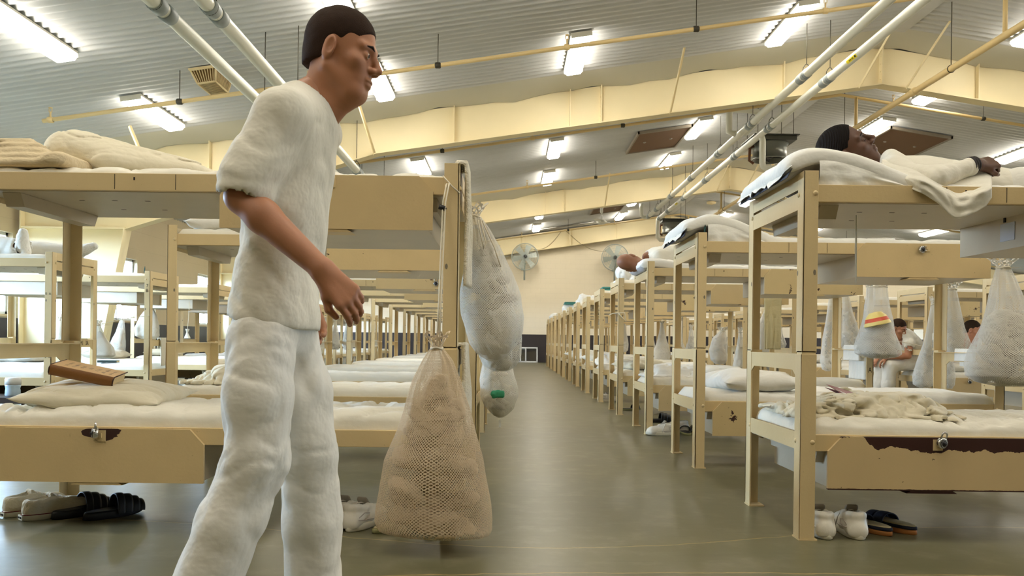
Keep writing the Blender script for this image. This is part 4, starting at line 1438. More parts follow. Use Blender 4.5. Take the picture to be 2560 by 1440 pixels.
# bags by the left wall
gbag([(812, 240, 250), (840, 236, 262), (870, 226, 284), (888, 222, 288), (894, 236, 280)], 8.9, lambda w, t: w*.6, 'small mesh bag slumped on the second bunk by the left wall', M_netd, seed=71, fill=.2)
gbag([(800, 300, 310), (830, 290, 312), (860, 276, 312), (885, 268, 312), (893, 280, 308)], 12.5, lambda w, t: w*.8, 'mesh bag of clothes hanging under the windows, left of a bunk post', seed=73, fill=.25, lau=M_lau_tan)
gbag([(765, 372, 380), (790, 352, 392), (820, 338, 398), (840, 340, 398), (848, 356, 388)], 13.3, lambda w, t: w*.7, 'round mesh bag of clothes below the second window on the left', M_netd, seed=75, fill=.15)
gbag([(800, 146, 152), (830, 138, 158), (860, 134, 164), (868, 142, 158)], 11.0, lambda w, t: w*.8, 'mesh bag behind the dark bunk post at the left', M_netd, seed=77, fill=.25)
gbag([(832, 466, 470), (842, 462, 475), (846, 461, 476)], 12.7, lambda w, t: w*.8, 'small empty mesh bag gathered on a long cord at the left', M_netd, seed=79, fill=0, cords=[[(0, 0, 0), (.02, 0, .25), (.03, 0, .5)]])
for i, px in enumerate((790, 838, 868)):
    gbag([(800+4*i, px-3, px+3), (835, px-9, px+9), (862, px-13, px+13), (874, px-8, px+8)], 15.5+2*i, lambda w, t: w*.7, 'distant mesh bag between left bunks, %s from the walking man' % ORD[i], M_netd, seed=90+i, fill=.3, n=24, cell=.03)
# ================================================================ shoes on the floor
M_leather = simple('white_leather', (236, 230, 216), .45, bump=.15, bscale=90)
M_sole = simple('white_sole', (226, 220, 200), .6)
M_canvas = cloth('cream_canvas', (222, 210, 184), .4, 30)
M_line = simple('dark_red_line', (120, 50, 46), .7)
M_lace = simple('lace', (214, 208, 196), .9)
M_inside = simple('shoe_lining', (150, 142, 128), .9)
M_navy = simple('navy_strap', (24, 26, 42), .7)
M_foot = simple('tan_footbed', (196, 180, 138), .8)
M_rubb = simple('gum_rubber', (168, 108, 52), .6)
M_olive = simple('olive_foam', (150, 146, 98), .7)

def sole_outline(L, W, n=40):
    P = []
    for i in range(n):
        a = 2*PI*i/n
        x = math.cos(a); y = math.sin(a)
        w = 1+.09*x-.10*(1-abs(x))*1.2
        P.append((x*L/2, y*W/2*w + .006*x))
    return P

def sole_mesh(L, W, z0, z1, mat, toe_up=.008, flare=.0):
    P = []; O = sole_outline(L, W)
    for t, s in ((0, .5), (0, .96), (.15, 1), (.8, 1-flare), (1, .97-flare), (1, .5)):
        for x, y in O:
            up = toe_up*max(0, x/(L/2))**3
            P.append((x*s, y*s, z0+(z1-z0)*t+up))
    mb = MB(); n = len(O); mb.quadgrid(P, 6, n, closed_v=True)
    mb.f.append(list(range(n))); mb.m.append(0); mb.sm.append(True); mb.f.append([5*n+k for k in range(n)]); mb.m.append(0); mb.sm.append(True)
    return mb.mesh('sole', mat)

def upper_sdf(L, W, hi, canvas):
    """shoe upper pointing +x, hollow collar toward -x"""
    s = SDF((-L*.56, -W*.65, .005), (L*.56, W*.65, hi+.07), .0035)
    s.cap((-L*.36, 0, .042), (-L*.1, 0, .05), W*.36, W*.44, .02)
    s.cap((-L*.1, 0, .05), (L*.28, .003, .035), W*.44, W*.42, .02)
    s.ell((L*.33, .003, .03), (L*.15, W*.46, .04), .02)
    s.ell((-L*.3, 0, hi*.62), (L*.17, W*.37, hi*.42), .02)
    s.cap((-L*.05, 0, .07), (-L*.2, 0, hi*.85), W*.26, W*.30, .03)
    if not canvas:
        s.ell((-L*.34, 0, hi*.50), (L*.150, W*.345, hi*.54), .02)
        s.ell((-L*.45, 0, .034), (L*.05, W*.36, .03), .02)
    # hollow
    s.ell((-L*.25, 0, hi*1.02), (L*.17, W*.29, hi*.62), .006, None, True)
    s.ell((-L*.05, 0, hi*1.25), (L*.22, W*.22, hi*.55), .012, None, True)
    z1 = hi*(1.0 if not canvas else .9)
    for sg in (-1, 1):
        ring = [(.02, sg*W*.20, z1*.86), (-L*.10, sg*W*.29, z1*.90), (-L*.22, sg*W*.33, z1*.88), (-L*.33, sg*W*.28, z1*.97), (-L*.41, sg*W*.17, z1*1.0), (-L*.435, 0, z1*.98)]
        s.chain(ring, [.006, .006, .006, .007, .007, .006], .022)
    s.plane((0, 0, .012), (0, 0, -1))
    return s

def sneaker(kind='leather'):
    r = empty('sneaker')
    L, W = .30, .112
    hi = .105 if kind == 'leather' else .085
    sdf_obj('upper', upper_sdf(L, W, hi, kind != 'leather'), M_leather if kind == 'leather' else M_canvas, r)
    mesh_obj('sole', sole_mesh(L*1.02, W*1.02, 0, .032 if kind == 'leather' else .03, M_sole), None, r)
    s = SDF((-.09, -.05, .05), (.06, .05, hi+.08), .004)
    s.rbox((.0, 0, hi*.9), (.045, .026, .006), .005, .01, np.array(Matrix.Rotation(.75, 3, 'Y')))
    s.rbox((-.028, 0, hi+.012), (.018, .024, .006), .005, .01, np.array(Matrix.Rotation(1.15, 3, 'Y')))
    sdf_obj('tongue', s, M_inside if kind == 'leather' else M_canvas, r)
    mb = MB()
    for i in range(4):
        x = .035-.022*i; z = .083+.008*i
        mb.tube([(x, -.03, z-.012), (x+.004, -.015, z), (x, 0, z+.003), (x-.006, .015, z), (x-.008, .03, z-.012)], .003, 6)
    mb.tube([(-.03, .0, .11), (-.02, .04, .105), (.0, .052, .07), (.012, .058, .03)], .0028, 6)
    mb.build('laces', M_lace, r)
    if kind == 'leather':
        mb = MB()
        for sg in (-1, 1):
            y = sg*W*.455
            mb.tube([(-.12, y*.83, .06), (-.085, y*.98, .078), (-.05, y*1.04, .072), (-.06, y*1.06, .055), (-.09, y*1.04, .05)], .0016, 5)
            mb.tube([(-.148, y*.5, .055), (-.12, y*.92, .05), (-.07, y*1.08, .045), (0, y*1.1, .04)], .0014, 5)
        mb.build('stitching', simple('shoe_stitching', (186, 172, 160), .7), r)
    else:
        mb = MB(); O = sole_outline(L*1.03, W*1.035)
        mb.tube([(x, y, .027) for x, y in O], .0022, 6, closed=True)
        mb.build('foxing_stripe', M_line, r)
        mb = MB(); mb.box(-.006, .0, -.024, .024, .008, .03); o = mb.build('heel_patch', M_sole, r, (-L*.503, 0, -.003))
        letters('ALL ★ STAR' if False else 'ALL * STAR', .012, M_text, o, (-.0068, 0, .018), (PI/2, 0, -PI/2), .62, 'heel_lettering')
    return r

def slide(kind):
    r = empty('sandal')
    L, W = .285, .105
    if kind == 'navy':
        mesh_obj('sole', sole_mesh(L, W, 0, .022, M_rubb, .004, .0), None, r)
        mesh_obj('midsole', sole_mesh(L, W*1.0, .022, .036, M_navy, .006), None, r)
        mesh_obj('footbed', sole_mesh(L*.95, W*.90, .036, .040, M_foot, .008), None, r)
        straps = [(.02, .055, .055), (.075, .05, .045)]
        sm = M_navy
    elif kind == 'black':
        mesh_obj('sole', sole_mesh(L, W*1.05, 0, .035, M_dark, .012, .03), None, r)
        mesh_obj('footbed', sole_mesh(L*.93, W*.92, .035, .038, M_dark, .014), None, r)
        straps = [(.012, .088, .034), (.045, .080, .042), (.080, .066, .036), (.108, .050, .026)]
        sm = M_dark
    else:
        mesh_obj('sole', sole_mesh(L, W, 0, .02, M_olive, .006), None, r)
        mesh_obj('footbed', sole_mesh(L*.94, W*.9, .02, .024, M_foot if kind == 'olive' else M_dark, .006), None, r)
        straps = [(.06, .055, .075)]
        sm = M_olive if kind == 'olive' else M_dark
    for x, h, w in straps:
        P = []
        for sh in (0, .006):
            for i in range(17):
                a = PI*i/16
                for j in range(5):
                    v = j/4-.5
                    P.append((x+v*w+.012*math.sin(a)*(.5), -math.cos(a)*(W*.5+.004-sh), .02+math.sin(a)**.8*(h-sh)-abs(v)*.004))
        mb = MB(); mb.quadgrid(P[:85], 17, 5); mb.quadgrid(P[85:], 17, 5, flip=True)
        for i in range(16):
            for j in (0, 4):
                a, b = i*5+j, (i+1)*5+j
                mb.f.append([a, b, 85+b, 85+a]); mb.m.append(0); mb.sm.append(True)
        mb.build('strap', sm, r)
    if kind == 'none':
        s = SDF((.02, -.06, .02), (.16, .06, .10), .004)
        s.ell((.075, .002, .035), (.072, .055, .048), .01); s.ell((.035, .002, .028), (.085, .046, .044), .01, None, True); s.plane((0, 0, .03), (0, 0, -1))
        for k in range(4): s.cap((.06+.018*k, -.05, .060-.004*k), (.06+.018*k, .05, .075-.006*k), .004, .004, .002, True)
        sdf_obj('toe_cap', s, M_dark, r)
    return r

def put(o, x, y, rz, label, cat, group=None, z=0.0, name=None):
    o.location = (x, y, z); o.rotation_euler.z = rz
    return tag(o, label, cat, group)
SN = sneaker('leather'); CV = sneaker('canvas')
NV = slide('navy'); BK = slide('black'); OL = slide('olive'); GR = slide('grey')
p = at(2075, 1335, 3.36)
put(SN, p.x+.035, 3.60, 1.50, 'white leather sneaker directly behind the nearest right bunk post', 'shoe', 'white sneakers by the nearest right bunk')
o = put(copy_tree(SN), p.x+.185, 3.60, 1.42, 'white leather sneaker next to the navy sandals on the right', 'shoe', 'white sneakers by the nearest right bunk')
p = at(2215, 1340, 3.5)
put(NV, p.x-.02, 3.66, 1.95, 'navy strap sandal beside the white sneaker, left one of the pair', 'sandal', 'navy sandals')
put(copy_tree(NV), p.x+.105, 3.69, 1.95, 'navy strap sandal nearest the right picture edge', 'sandal', 'navy sandals')
# toe of another white shoe left of the post
o = put(copy_tree(SN), at(1995, 1320, 3.50).x+.075, 3.66, 2.15, 'white shoe half hidden left of the nearest right bunk post', 'shoe') if False else None
# left pair: canvas and black clogs
p = at(45, 1320, 3.65)
put(CV, at(50, 1310, 3.72).x+.03, 3.80, 1.0, 'cream canvas sneaker at the far left under the nearest left bunk', 'shoe', 'cream canvas sneakers')
put(copy_tree(CV), at(105, 1310, 3.66).x+.03, 3.73, .86, 'cream canvas sneaker beside the black clogs', 'shoe', 'cream canvas sneakers')
put(BK, at(192, 1300, 3.72).x, 3.76, .98, 'black rubber clog next to the cream canvas sneaker', 'clog', 'black clogs')
put(copy_tree(BK), at(274, 1300, 3.7).x, 3.74, .88, 'black rubber clog on the right of the pair, left floor', 'clog', 'black clogs')
# white sneakers and olive slippers behind the front bag
put(copy_tree(SN), at(848, 1330, 3.5).x, 3.66, 1.35, 'white sneaker on the left of the pair beside the front laundry bag', 'shoe', 'white sneakers by the laundry bag')
put(copy_tree(SN), at(902, 1330, 3.5).x, 3.62, 1.18, 'white sneaker on the right of the pair beside the front laundry bag', 'shoe', 'white sneakers by the laundry bag')
put(OL, at(970, 1335, 3.5).x+.02, 3.58, .95, 'olive slipper below the left edge of the front laundry bag', 'slipper', 'olive slippers')
put(copy_tree(OL), at(1040, 1335, 3.5).x+.02, 3.58, .85, 'olive slipper below the middle of the front laundry bag', 'slipper', 'olive slippers')
# second right bunk
put(copy_tree(SN), at(1655, 1080, 7.3).x, 7.32, PI+.15, 'white high sneaker with trailing lace between the second and third right bunks', 'shoe', 'white sneakers by the third right bunk')
put(copy_tree(SN), at(1690, 1078, 7.4).x, 7.55, PI-.1, 'white high sneaker behind the second right bunk post', 'shoe', 'white sneakers by the third right bunk')
put(GR, at(1720, 1078, 7.35).x, 7.45, 1.5, 'dark slide sandal beside the white high sneakers', 'sandal', 'dark slide sandals')
put(copy_tree(GR), at(1740, 1078, 7.35).x+.05, 7.5, 1.6, 'dark slide sandal behind the second right bunk front post', 'sandal', 'dark slide sandals')
put(copy_tree(BK), at(1655, 1030, 8.4).x, 8.5, 0.1, 'black clog behind the third right bunk locker', 'clog')
put(copy_tree(GR), at(1580, 1000, 9.9).x, 10.0, .3, 'dark slide under the fourth right bunk', 'sandal')
put(copy_tree(SN), at(1520, 995, 11.4).x, 11.4, .2, 'white shoe under the fifth right bunk', 'shoe')
# ================================================================ people
def skin_mat(name, rgb, lip):
    t = NT(name)
    c = t.coord()
    base = srgb(*rgb)
    col = t.mix(t.noise(c, 14, 4), tuple(v*.86 for v in base[:3])+(1,), tuple(min(1, v*1.08) for v in base[:3])+(1,))
    t.bump(t.noise(c, 160, 3), .12, .002)
    t.set(t.b, 'Subsurface Weight', .12); t.set(t.b, 'Subsurface Radius', (.012, .006, .004)); t.set(t.b, 'Subsurface Scale', .5)
    return t.fin(col, .5, .4)
S_tan = skin_mat('skin_tan', (176, 122, 90), 0)
S_dark = skin_mat('skin_dark_brown', (92, 62, 46), 0)
S_mid = skin_mat('skin_brown', (142, 96, 70), 0)
S_pale = skin_mat('skin_pale', (208, 150, 122), 0)
def hair_mat(name, rgb, waves=0):
    t = NT(name)
    c = t.coord()
    if waves:
        w = t.add('ShaderNodeTexWave', {'Vector': c, 'Scale': waves, 'Distortion': 2.0, 'Detail': 2}).outputs[1]
        t.bump(t.math('ADD', w, t.math('MULTIPLY', t.noise(c, 300, 2), .5)), .6, .006)
    else:
        t.bump(t.noise(c, 320, 3), .7, .004)
    b = srgb(*rgb)
    return t.fin(t.mix(t.noise(c, 60, 3), tuple(v*.6 for v in b[:3])+(1,), b), .8, .12)
H_brown = hair_mat('hair_dark_brown', (58, 42, 32)); H_black = hair_mat('hair_black_waves', (30, 25, 23), 34); H_grey = hair_mat('hair_greying', (70, 56, 46))
M_shirt = cloth('white_shirt', (234, 229, 214), .4, 9)
M_pants = cloth('white_trousers', (236, 233, 224), .4, 8)
M_sock = cloth('white_sock', (240, 238, 230), .4, 30)
M_eye = simple('eye_white', (220, 214, 204), .25); M_iris = simple('iris', (40, 28, 20), .2); M_lash = simple('lash', (24, 18, 16), .8)

def head_sdf(res=.003, closed=False, broad=1.0):
    s = SDF((-.125, -.16, -.26), (.125, .16, .165), res)
    s.ell((0, -.014, .038), (.077, .097, .090), .02)
    s.ell((0, .020, -.030), (.064, .070, .082), .03)
    s.ell((0, .048, -.070), (.044, .038, .046), .03)
    s.cap((-.018, .066, -.100), (.018, .066, -.100), .020, .020, .02)
    for g in (-1, 1):
        s.cap((g*.060, -.008, -.055), (g*.034, .046, -.098), .017, .016, .025)
        s.ell((g*.046, .056, -.022), (.022, .020, .018), .022)
        s.cap((g*.012, .084, .023), (g*.046, .068, .023), .010, .010, .014)
        s.ell((g*.032, .094, -.001), (.017, .015, .012), .012, None, True)
        s.ell((g*.0315, .0745, .000), (.0155, .0125, .0115), .004)
        if closed: s.cap((g*.020, .088, -.004), (g*.042, .081, -.004), .0016, .0016, .002, True)
    s.cap((0, .086, .014), (0, .110*1.0, -.026), .0075, .0115, .010)
    for g in (-1, 1): s.ell((g*.0125*broad, .098, -.033), (.0105*broad, .012, .009), .008)
    s.ell((0, .089, -.060), (.024*broad, .011, .0075), .006)
    s.ell((0, .087, -.0715), (.021*broad, .011, .0085), .006)
    s.cap((-.020, .0985, -.0655), (.020, .0985, -.0655), .0018, .0018, .003, True)
    for g in (-1, 1):
        s.ell((g*.079, -.010, -.008), (.0085, .020, .033), .008, np.array(Matrix.Rotation(g*-.35, 3, 'Z') @ Matrix.Rotation(-.2, 3, 'X')))
        s.ell((g*.086, -.006, -.004), (.006, .011, .019), .004, None, True)
    s.cap((0, -.022, -.05), (0, -.050, -.23), .056, .060, .03)
    s.cap((0, .03, -.125), (0, -.02, -.17), .030, .040, .035)
    return s

def hair_sdf(style, res=.004):
    s = SDF((-.125, -.16, -.16), (.125, .16, .165), res)
    s.ell((0, -.0145, .040), (.0795, .0998, .0922), .02)
    s.ell((0, -.046, -.026), (.064, .0605, .070), .03)
    for g in (-1, 1): s.ell((g*.075, .062, .0), (.03, .045, .05), .01, None, True)
    # front hairline, temples and nape
    line = .052 if style != 'receding' else .075
    s.plane((0, .066, line), (0, .78, -.62))
    s.plane((0, -.01, -.028), (0, .25, -.97))
    for g in (-1, 1): s.ell((g*.085, .0, -.012), (.03, .026, .040), .006, None, True)
    s.disp(lambda a, b, c: vnoise(a*60, b*60, c*60)*.0008)
    return s

def hand_prims(s, wr, yd, zd, thumb, curls, sc=1.0, k=.006):
    """wr wrist point, yd finger direction, zd back-of-hand direction, thumb +1/-1 side"""
    yd = Vector(yd).normalized(); zd = Vector(zd); zd = (zd-yd*zd.dot(yd)).normalized(); xd = yd.cross(zd)*thumb
    W = lambda p: tuple(Vector(wr)+(xd*p[0]+yd*p[1]+zd*p[2])*sc)
    xs = (.030, .010, -.010, -.028); L = (.070, .078, .072, .056); dy = (.088, .092, .088, .080)
    for i in range(4):
        s.cap(W((xs[i]*.55, .0, 0)), W((xs[i], dy[i], 0)), .015*sc, .0125*sc, .014)
    s.cap(W((.016, .018, -.008)), W((.036, .050, -.014)), .016*sc, .0135*sc, .014)
    for i in range(4):
        p = Vector((xs[i], dy[i], 0)); a = 0
        r = [.0098, .0088, .0080, .0068]
        for j, f in enumerate((.46, .30, .24)):
            a += curls[i] if j == 0 else curls[i]*(1.15 if j == 1 else .7)
            q = p+Vector((xs[i]*.05, math.cos(a), -math.sin(a)))*(L[i]*f)
            s.cap(W(p), W(q), r[j]*sc, r[j+1]*sc, .0045)
            p = q
    t0, t1, t2 = (.036, .048, -.014), (.050, .074, -.026), (.046, .098, -.036)
    s.cap(W(t0), W(t1), .0118*sc, .0102*sc, .006); s.cap(W(t1), W(t2), .0102*sc, .0082*sc, .004)
    return s

def person(label, J, skin, hairm, style='short', res=.011, group=None, sleeve=.78, closed=False, hand_res=.0032, lat=(0, 1, 0), shoes='boot',
           build=1.0, curls=(.35, .4, .45, .5), shirt_extra=None, hide_legs=False, loc=None, trousers=True, broad=1.0, hem=.16, fold=1.0):
    loc = Vector(loc if loc is not None else (J['pelvis'][0], J['pelvis'][1], 0))
    r = empty('person', loc, 0, label, 'person', group)
    V3 = lambda k: Vector(J[k])-loc
    lat = Vector(lat).normalized()
    pel, chest, neck = V3('pelvis'), V3('chest'), V3('neck')
    ax = (neck-pel).normalized(); latc = (lat-ax*lat.dot(ax)).normalized(); dep = ax.cross(latc)
    Rm = np.array(Matrix((latc, dep, ax)).transposed())
    parts = []
    # --- head and neck
    hf, hu = Vector(J['face']).normalized(), Vector(J['crown'])
    hu = (hu-hf*hu.dot(hf)).normalized(); hx = hf.cross(hu)
    HM = np.array(Matrix((hx, hf, hu)).transposed()); hc = np.array(V3('head'))
    hs = J.get('hscale', 1.0)
    Vh, Fh = head_sdf(.003 if res < .013 else .0045, closed, broad).verts()
    parts.append((Vh*hs @ HM.T + hc, Fh))
    # --- arms with hands, one block each
    for sd, sg in (('r', -1), ('l', 1)):
        if 'sh_'+sd not in J: continue
        sh, el, wr, hd = V3('sh_'+sd), V3('el_'+sd), V3('wr_'+sd), V3('hd_'+sd)
        pts = [sh, el, wr, hd]
        ext = wr+(hd-wr).normalized()*.22
        lo = np.min([np.array(p) for p in pts+[ext]], axis=0)-.11; hi = np.max([np.array(p) for p in pts+[ext]], axis=0)+.11
        s = SDF(lo, hi, hand_res)
        m = el.lerp(wr, .28)
        s.cap(sh, sh.lerp(el, .5), .050*build, .046*build, .01); s.cap(sh.lerp(el, .45), el, .046*build, .040*build, .015)
        s.cap(el, m, .040*build, .043*build, .015); s.cap(m, wr, .043*build, .028, .015); s.cap(wr, wr+(hd-wr).normalized()*.02, .028, .024, .012)
        bk = Vector(J.get('back_'+sd, (0, 0, 1)))
        hand_prims(s, wr+(hd-wr).normalized()*.012, hd-wr, bk, J.get('thumb_'+sd, 1), curls)
        parts.append(s.verts())
    # --- trunk and legs under the clothes
    keys = [V3(k) for k in J if k.split('_')[0] in ('pelvis', 'chest', 'neck', 'hip', 'kn', 'an', 'sh', 'toe')]
    lo = np.min([np.array(p) for p in keys], axis=0)-.3; hi = np.max([np.array(p) for p in keys], axis=0)+.3
    s = SDF(lo, hi, .016)
    s.ell(chest, (.155*build, .095*build, .23), .05, Rm); s.ell(pel, (.145*build, .095*build, .15), .05, Rm); s.cap(chest, neck, .07, .055, .04)
    for sd in 'rl':
        if 'hip_'+sd in J: s.chain([V3('hip_'+sd), V3('kn_'+sd), V3('an_'+sd)], [.075, .052, .038], .03)
        if 'sh_'+sd in J: s.cap(neck.lerp(chest, .3), V3('sh_'+sd), .05, .048, .03)
    parts.append(s.verts())
    mesh_obj('body', np_mesh('body', parts, skin), None, r)
    # --- hair, eyes, brows
    if style != 'none':
        Vr, Fr = hair_sdf(style, .004).verts()
        mesh_obj('hair', np_mesh('hair', [(Vr*hs @ HM.T + hc, Fr)], hairm), None, r)
    Mh = Matrix.Translation(hc) @ Matrix((hx, hf, hu)).transposed().to_4x4() @ Matrix.Scale(hs, 4)
    for g in (-1, 1):
        mb = MB()
        mb.tube([Mh @ Vector(p) for p in ((g*.014, .0925, .021), (g*.03, .091, .027), (g*.046, .077, .023))], [.0022, .0032, .0018], 6); mb.build('eyebrow', M_lash, r)
        if closed:
            mb = MB(); mb.tube([Mh @ Vector(p) for p in ((g*.019, .0865, -.0045), (g*.031, .0872, -.0062), (g*.043, .080, -.0045))], .0011, 5); mb.build('eyelashes', M_lash, r)
        else:
            mb = MB(); mb.lathe([(.001, -.0105), (.007, -.008), (.0105, 0), (.007, .008), (.001, .0105)], 12, axis='Y')
            e = mb.build('eye', M_eye, r); e.matrix_local = Mh @ Matrix.Translation((g*.0315, .0772, .0))
            mb = MB(); mb.lathe([(.0048, .0), (.001, .0012)], 12, axis='Y'); i = mb.build('iris', M_iris, e); i.location = (0, .0097, 0)
    # --- shirt
    keys2 = [V3(k) for k in J if k.split('_')[0] in ('pelvis', 'chest', 'neck', 'sh', 'el')]
    lo = np.min([np.array(p) for p in keys2], axis=0)-.24; hi = np.max([np.array(p) for p in keys2], axis=0)+.24
    s = SDF(lo, hi, res)
    b = build
    s.ell(chest, (.185*b, .122*b, .25), .05, Rm); s.ell(chest.lerp(pel, .55), (.165*b, .120*b, .22), .06, Rm); s.ell(pel, (.172*b, .132*b, .17), .06, Rm)
    for sd in 'rl':
        if 'sh_'+sd not in J: continue
        sh, el, wr = V3('sh_'+sd), V3('el_'+sd), V3('wr_'+sd)
        s.cap(neck.lerp(chest, .28), sh, .066, .068*b, .04)
        if sleeve < 1.2:
            e = sh.lerp(el, sleeve)
            s.cap(sh, e, .068*b, .074*b, .035)
        else:
            s.cap(sh, el, .066*b, .064*b, .035); s.cap(el, el.lerp(wr, sleeve-1), .064*b, .052*b, .02)
    s.cap(neck.lerp(chest, .12), neck.lerp(chest, .35), .062, .09, .03)
    if shirt_extra: shirt_extra(s, V3, loc)
    for sd in 'rl':
        if 'sh_'+sd in J and sleeve < 1.2:
            sh, el = V3('sh_'+sd), V3('el_'+sd); d = (el-sh).normalized(); e = sh.lerp(el, sleeve)
            s.cap(e-d*.045, e+d*.12, .050*b, .062*b, .004, True)
    s.cap(V3('neck')+(hc_v := Vector(hc)-V3('neck'))*.02, V3('neck')+hc_v*.6, .058, .060, .008, True)
    if hem is not None: s.plane(pel-ax*hem, -ax)
    f = fold
    a3, l3, d3 = np.array(ax), np.array(latc), np.array(dep)
    def dd(x, y, z):
        u = x*l3[0]+y*l3[1]+z*l3[2]; v = x*d3[0]+y*d3[1]+z*d3[2]; w = x*a3[0]+y*a3[1]+z*a3[2]
        q = vnoise(u*3+4, v*3, w*3)*.25
        return f*(crease_np(u*.8+v*.5, v*.5-w*.9, w*.6+v*.4+q, 4.2, .20, 1.7)*.007 + crease_np(u+w*.3, v*.6-w*.8, w*.8+q, 8.0, .22, 4.1)*.004 + vnoise(u*4, v*4, w*4)*.008)
    s.disp(dd)
    sdf_obj('shirt', s, M_shirt, r)
    # --- trousers
    if trousers:
        keys3 = [V3(k) for k in J if k.split('_')[0] in ('pelvis', 'hip', 'kn', 'an') ]
        lo = np.min([np.array(p) for p in keys3], axis=0)-.22; hi = np.max([np.array(p) for p in keys3], axis=0)+.22
        s = SDF(lo, hi, res)
        s.ell(pel, (.150*b, .106*b, .15), .05, Rm)
        for sd in 'rl':
            h, kn, an = V3('hip_'+sd), V3('kn_'+sd), V3('an_'+sd)
            s.chain([h, h.lerp(kn, .5), kn, kn.lerp(an, .5), an+(an-kn).normalized()*.02], [.094*b, .097*b, .087*b, .086*b, .086*b], .03)
        if not J.get('seated'): s.plane(pel+ax*.11, ax)
        for sd in 'rl':
            kn, an = V3('kn_'+sd), V3('an_'+sd); d = (an-kn).normalized()
            s.cap(an-d*.02, an+d*.14, .062, .072, .004, True)
        def d2(x, y, z):
            q = vnoise(x*3, y*3+2, z*3)*.25
            return f*(crease_np(x*.8+z*.35, y*.8, z*.5-x*.3+q, 4.2, .20, 2.9)*.008 + crease_np(x-z*.3, y, z*.9+q, 7.5, .22, 6.3)*.004 + vnoise(x*4, y*4, z*4)*.008)
        s.disp(d2)
        sdf_obj('trousers', s, M_pants, r)
    # --- footwear
    for sd in 'rl':
        if 'toe_'+sd not in J: continue
        an, toe = V3('an_'+sd), V3('toe_'+sd)
        d = (toe-an); up = Vector(J.get('sole_up', (0, 0, 1)))
        lo = np.minimum(np.array(an), np.array(toe))-.16; hi = np.maximum(np.array(an), np.array(toe))+.14
        s = SDF(lo, hi, max(.006, res*.6))
        heel = an-d.normalized()*.045-up*.045
        s.cap(an+up*.02, an, .045, .046, .02); s.cap(an, heel, .046, .040, .02); s.cap(an-up*.015, an.lerp(toe, .6), .046, .044, .03); s.cap(an.lerp(toe, .5), toe, .046, .034, .03)
        s.cap(heel, toe-up*.01, .036, .032, .02)
        s.disp(lambda x, y, z: vnoise(x*30, y*30, z*30)*.002)
        sdf_obj('sock' if shoes == 'sock' else 'shoe', s, M_sock if shoes == 'sock' else M_leather, r)
    return r

# --- the walking man -------------------------------------------------------
J = dict(pelvis=(-.665, 2.25, .90), chest=(-.625, 2.25, 1.33), neck=(-.555, 2.25, 1.535), head=tuple(at(856, 138, 2.25)),
         face=(.96, -.10, -.20), crown=(.12, 0, 1), hscale=1.02,
         sh_r=tuple(at(705, 292, 2.07)), el_r=tuple(at(603, 492, 2.02)), wr_r=tuple(at(803, 672, 1.98)), hd_r=tuple(at(900, 775, 1.98)), back_r=(.25, -.9, .35), thumb_r=1,
         sh_l=(-.60, 2.43, 1.475), el_l=(-.70, 2.47, 1.20), wr_l=(-.63, 2.46, .965), hd_l=(-.60, 2.46, .86), back_l=(0, 1, 0), thumb_l=-1,
         hip_r=(-.672, 2.155, .86), kn_r=tuple(at(640, 1150, 2.13)), an_r=tuple(at(520, 1452, 2.12)), toe_r=(-.70, 2.12, .055),
         hip_l=(-.655, 2.345, .86), kn_l=tuple(at(770, 1130, 2.36)), an_l=tuple(at(785, 1478, 2.38)), toe_l=(-.38, 2.39, .055))
person('man in white shirt and trousers walking right, in front of the left bunks', J, S_tan, H_brown, 'short', res=.0075, sleeve=.86, curls=(.45, .5, .5, .55), build=1.0, fold=1.0, hem=.02)

# --- the sleeping man ------------------------------------------------------
hp = at(2118, 377, 3.82)
J = dict(pelvis=(2.36, 3.86, 1.595), chest=(1.98, 3.85, 1.645), neck=(1.76, 3.84, 1.672), head=tuple(hp),
         face=(.64, -.50, .58), crown=(-.70, -.08, .70), hscale=1.08,
         sh_r=(1.76, 3.665, 1.655), el_r=(1.86, 3.505, 1.585), wr_r=tuple(at(2440, 412, 3.56)), hd_r=tuple(at(2500, 404, 3.60)), back_r=(-.1, -.75, .66), thumb_r=1,
         sh_l=(1.82, 4.03, 1.66), el_l=(2.08, 4.13, 1.63), wr_l=(2.28, 4.0, 1.72), hd_l=(2.37, 3.95, 1.73), back_l=(0, .2, 1), thumb_l=-1,
         hip_r=(2.40, 3.77, 1.61), kn_r=(2.80, 3.72, 1.64), an_r=(3.17, 3.74, 1.64), toe_r=(3.2, 3.70, 1.78),
         hip_l=(2.40, 3.95, 1.61), kn_l=(2.82, 3.98, 1.66), an_l=(3.18, 3.95, 1.64), toe_l=(3.2, 3.98, 1.78), sole_up=(-1, 0, 0))
def drape(s, V3, loc):
    L = lambda x, y, z: Vector((x, y, z))-loc
    s.cap(L(1.76, 3.70, 1.72), L(1.80, 3.66, 1.67), .045, .05, .04)
    s.cap(L(1.76, 3.90, 1.73), L(1.80, 4.0, 1.67), .045, .05, .04)
SLEEPER = person('man asleep on his back on the nearest right upper bunk, head on the raised mattress', J, S_dark, H_black, 'receding', res=.0075, sleeve=1.86, closed=True, curls=(1.0, 1.1, 1.15, 1.2), build=.93, lat=(0, -1, 0), shirt_extra=drape, shoes='sock', broad=1.22, hem=.2, hand_res=.003)
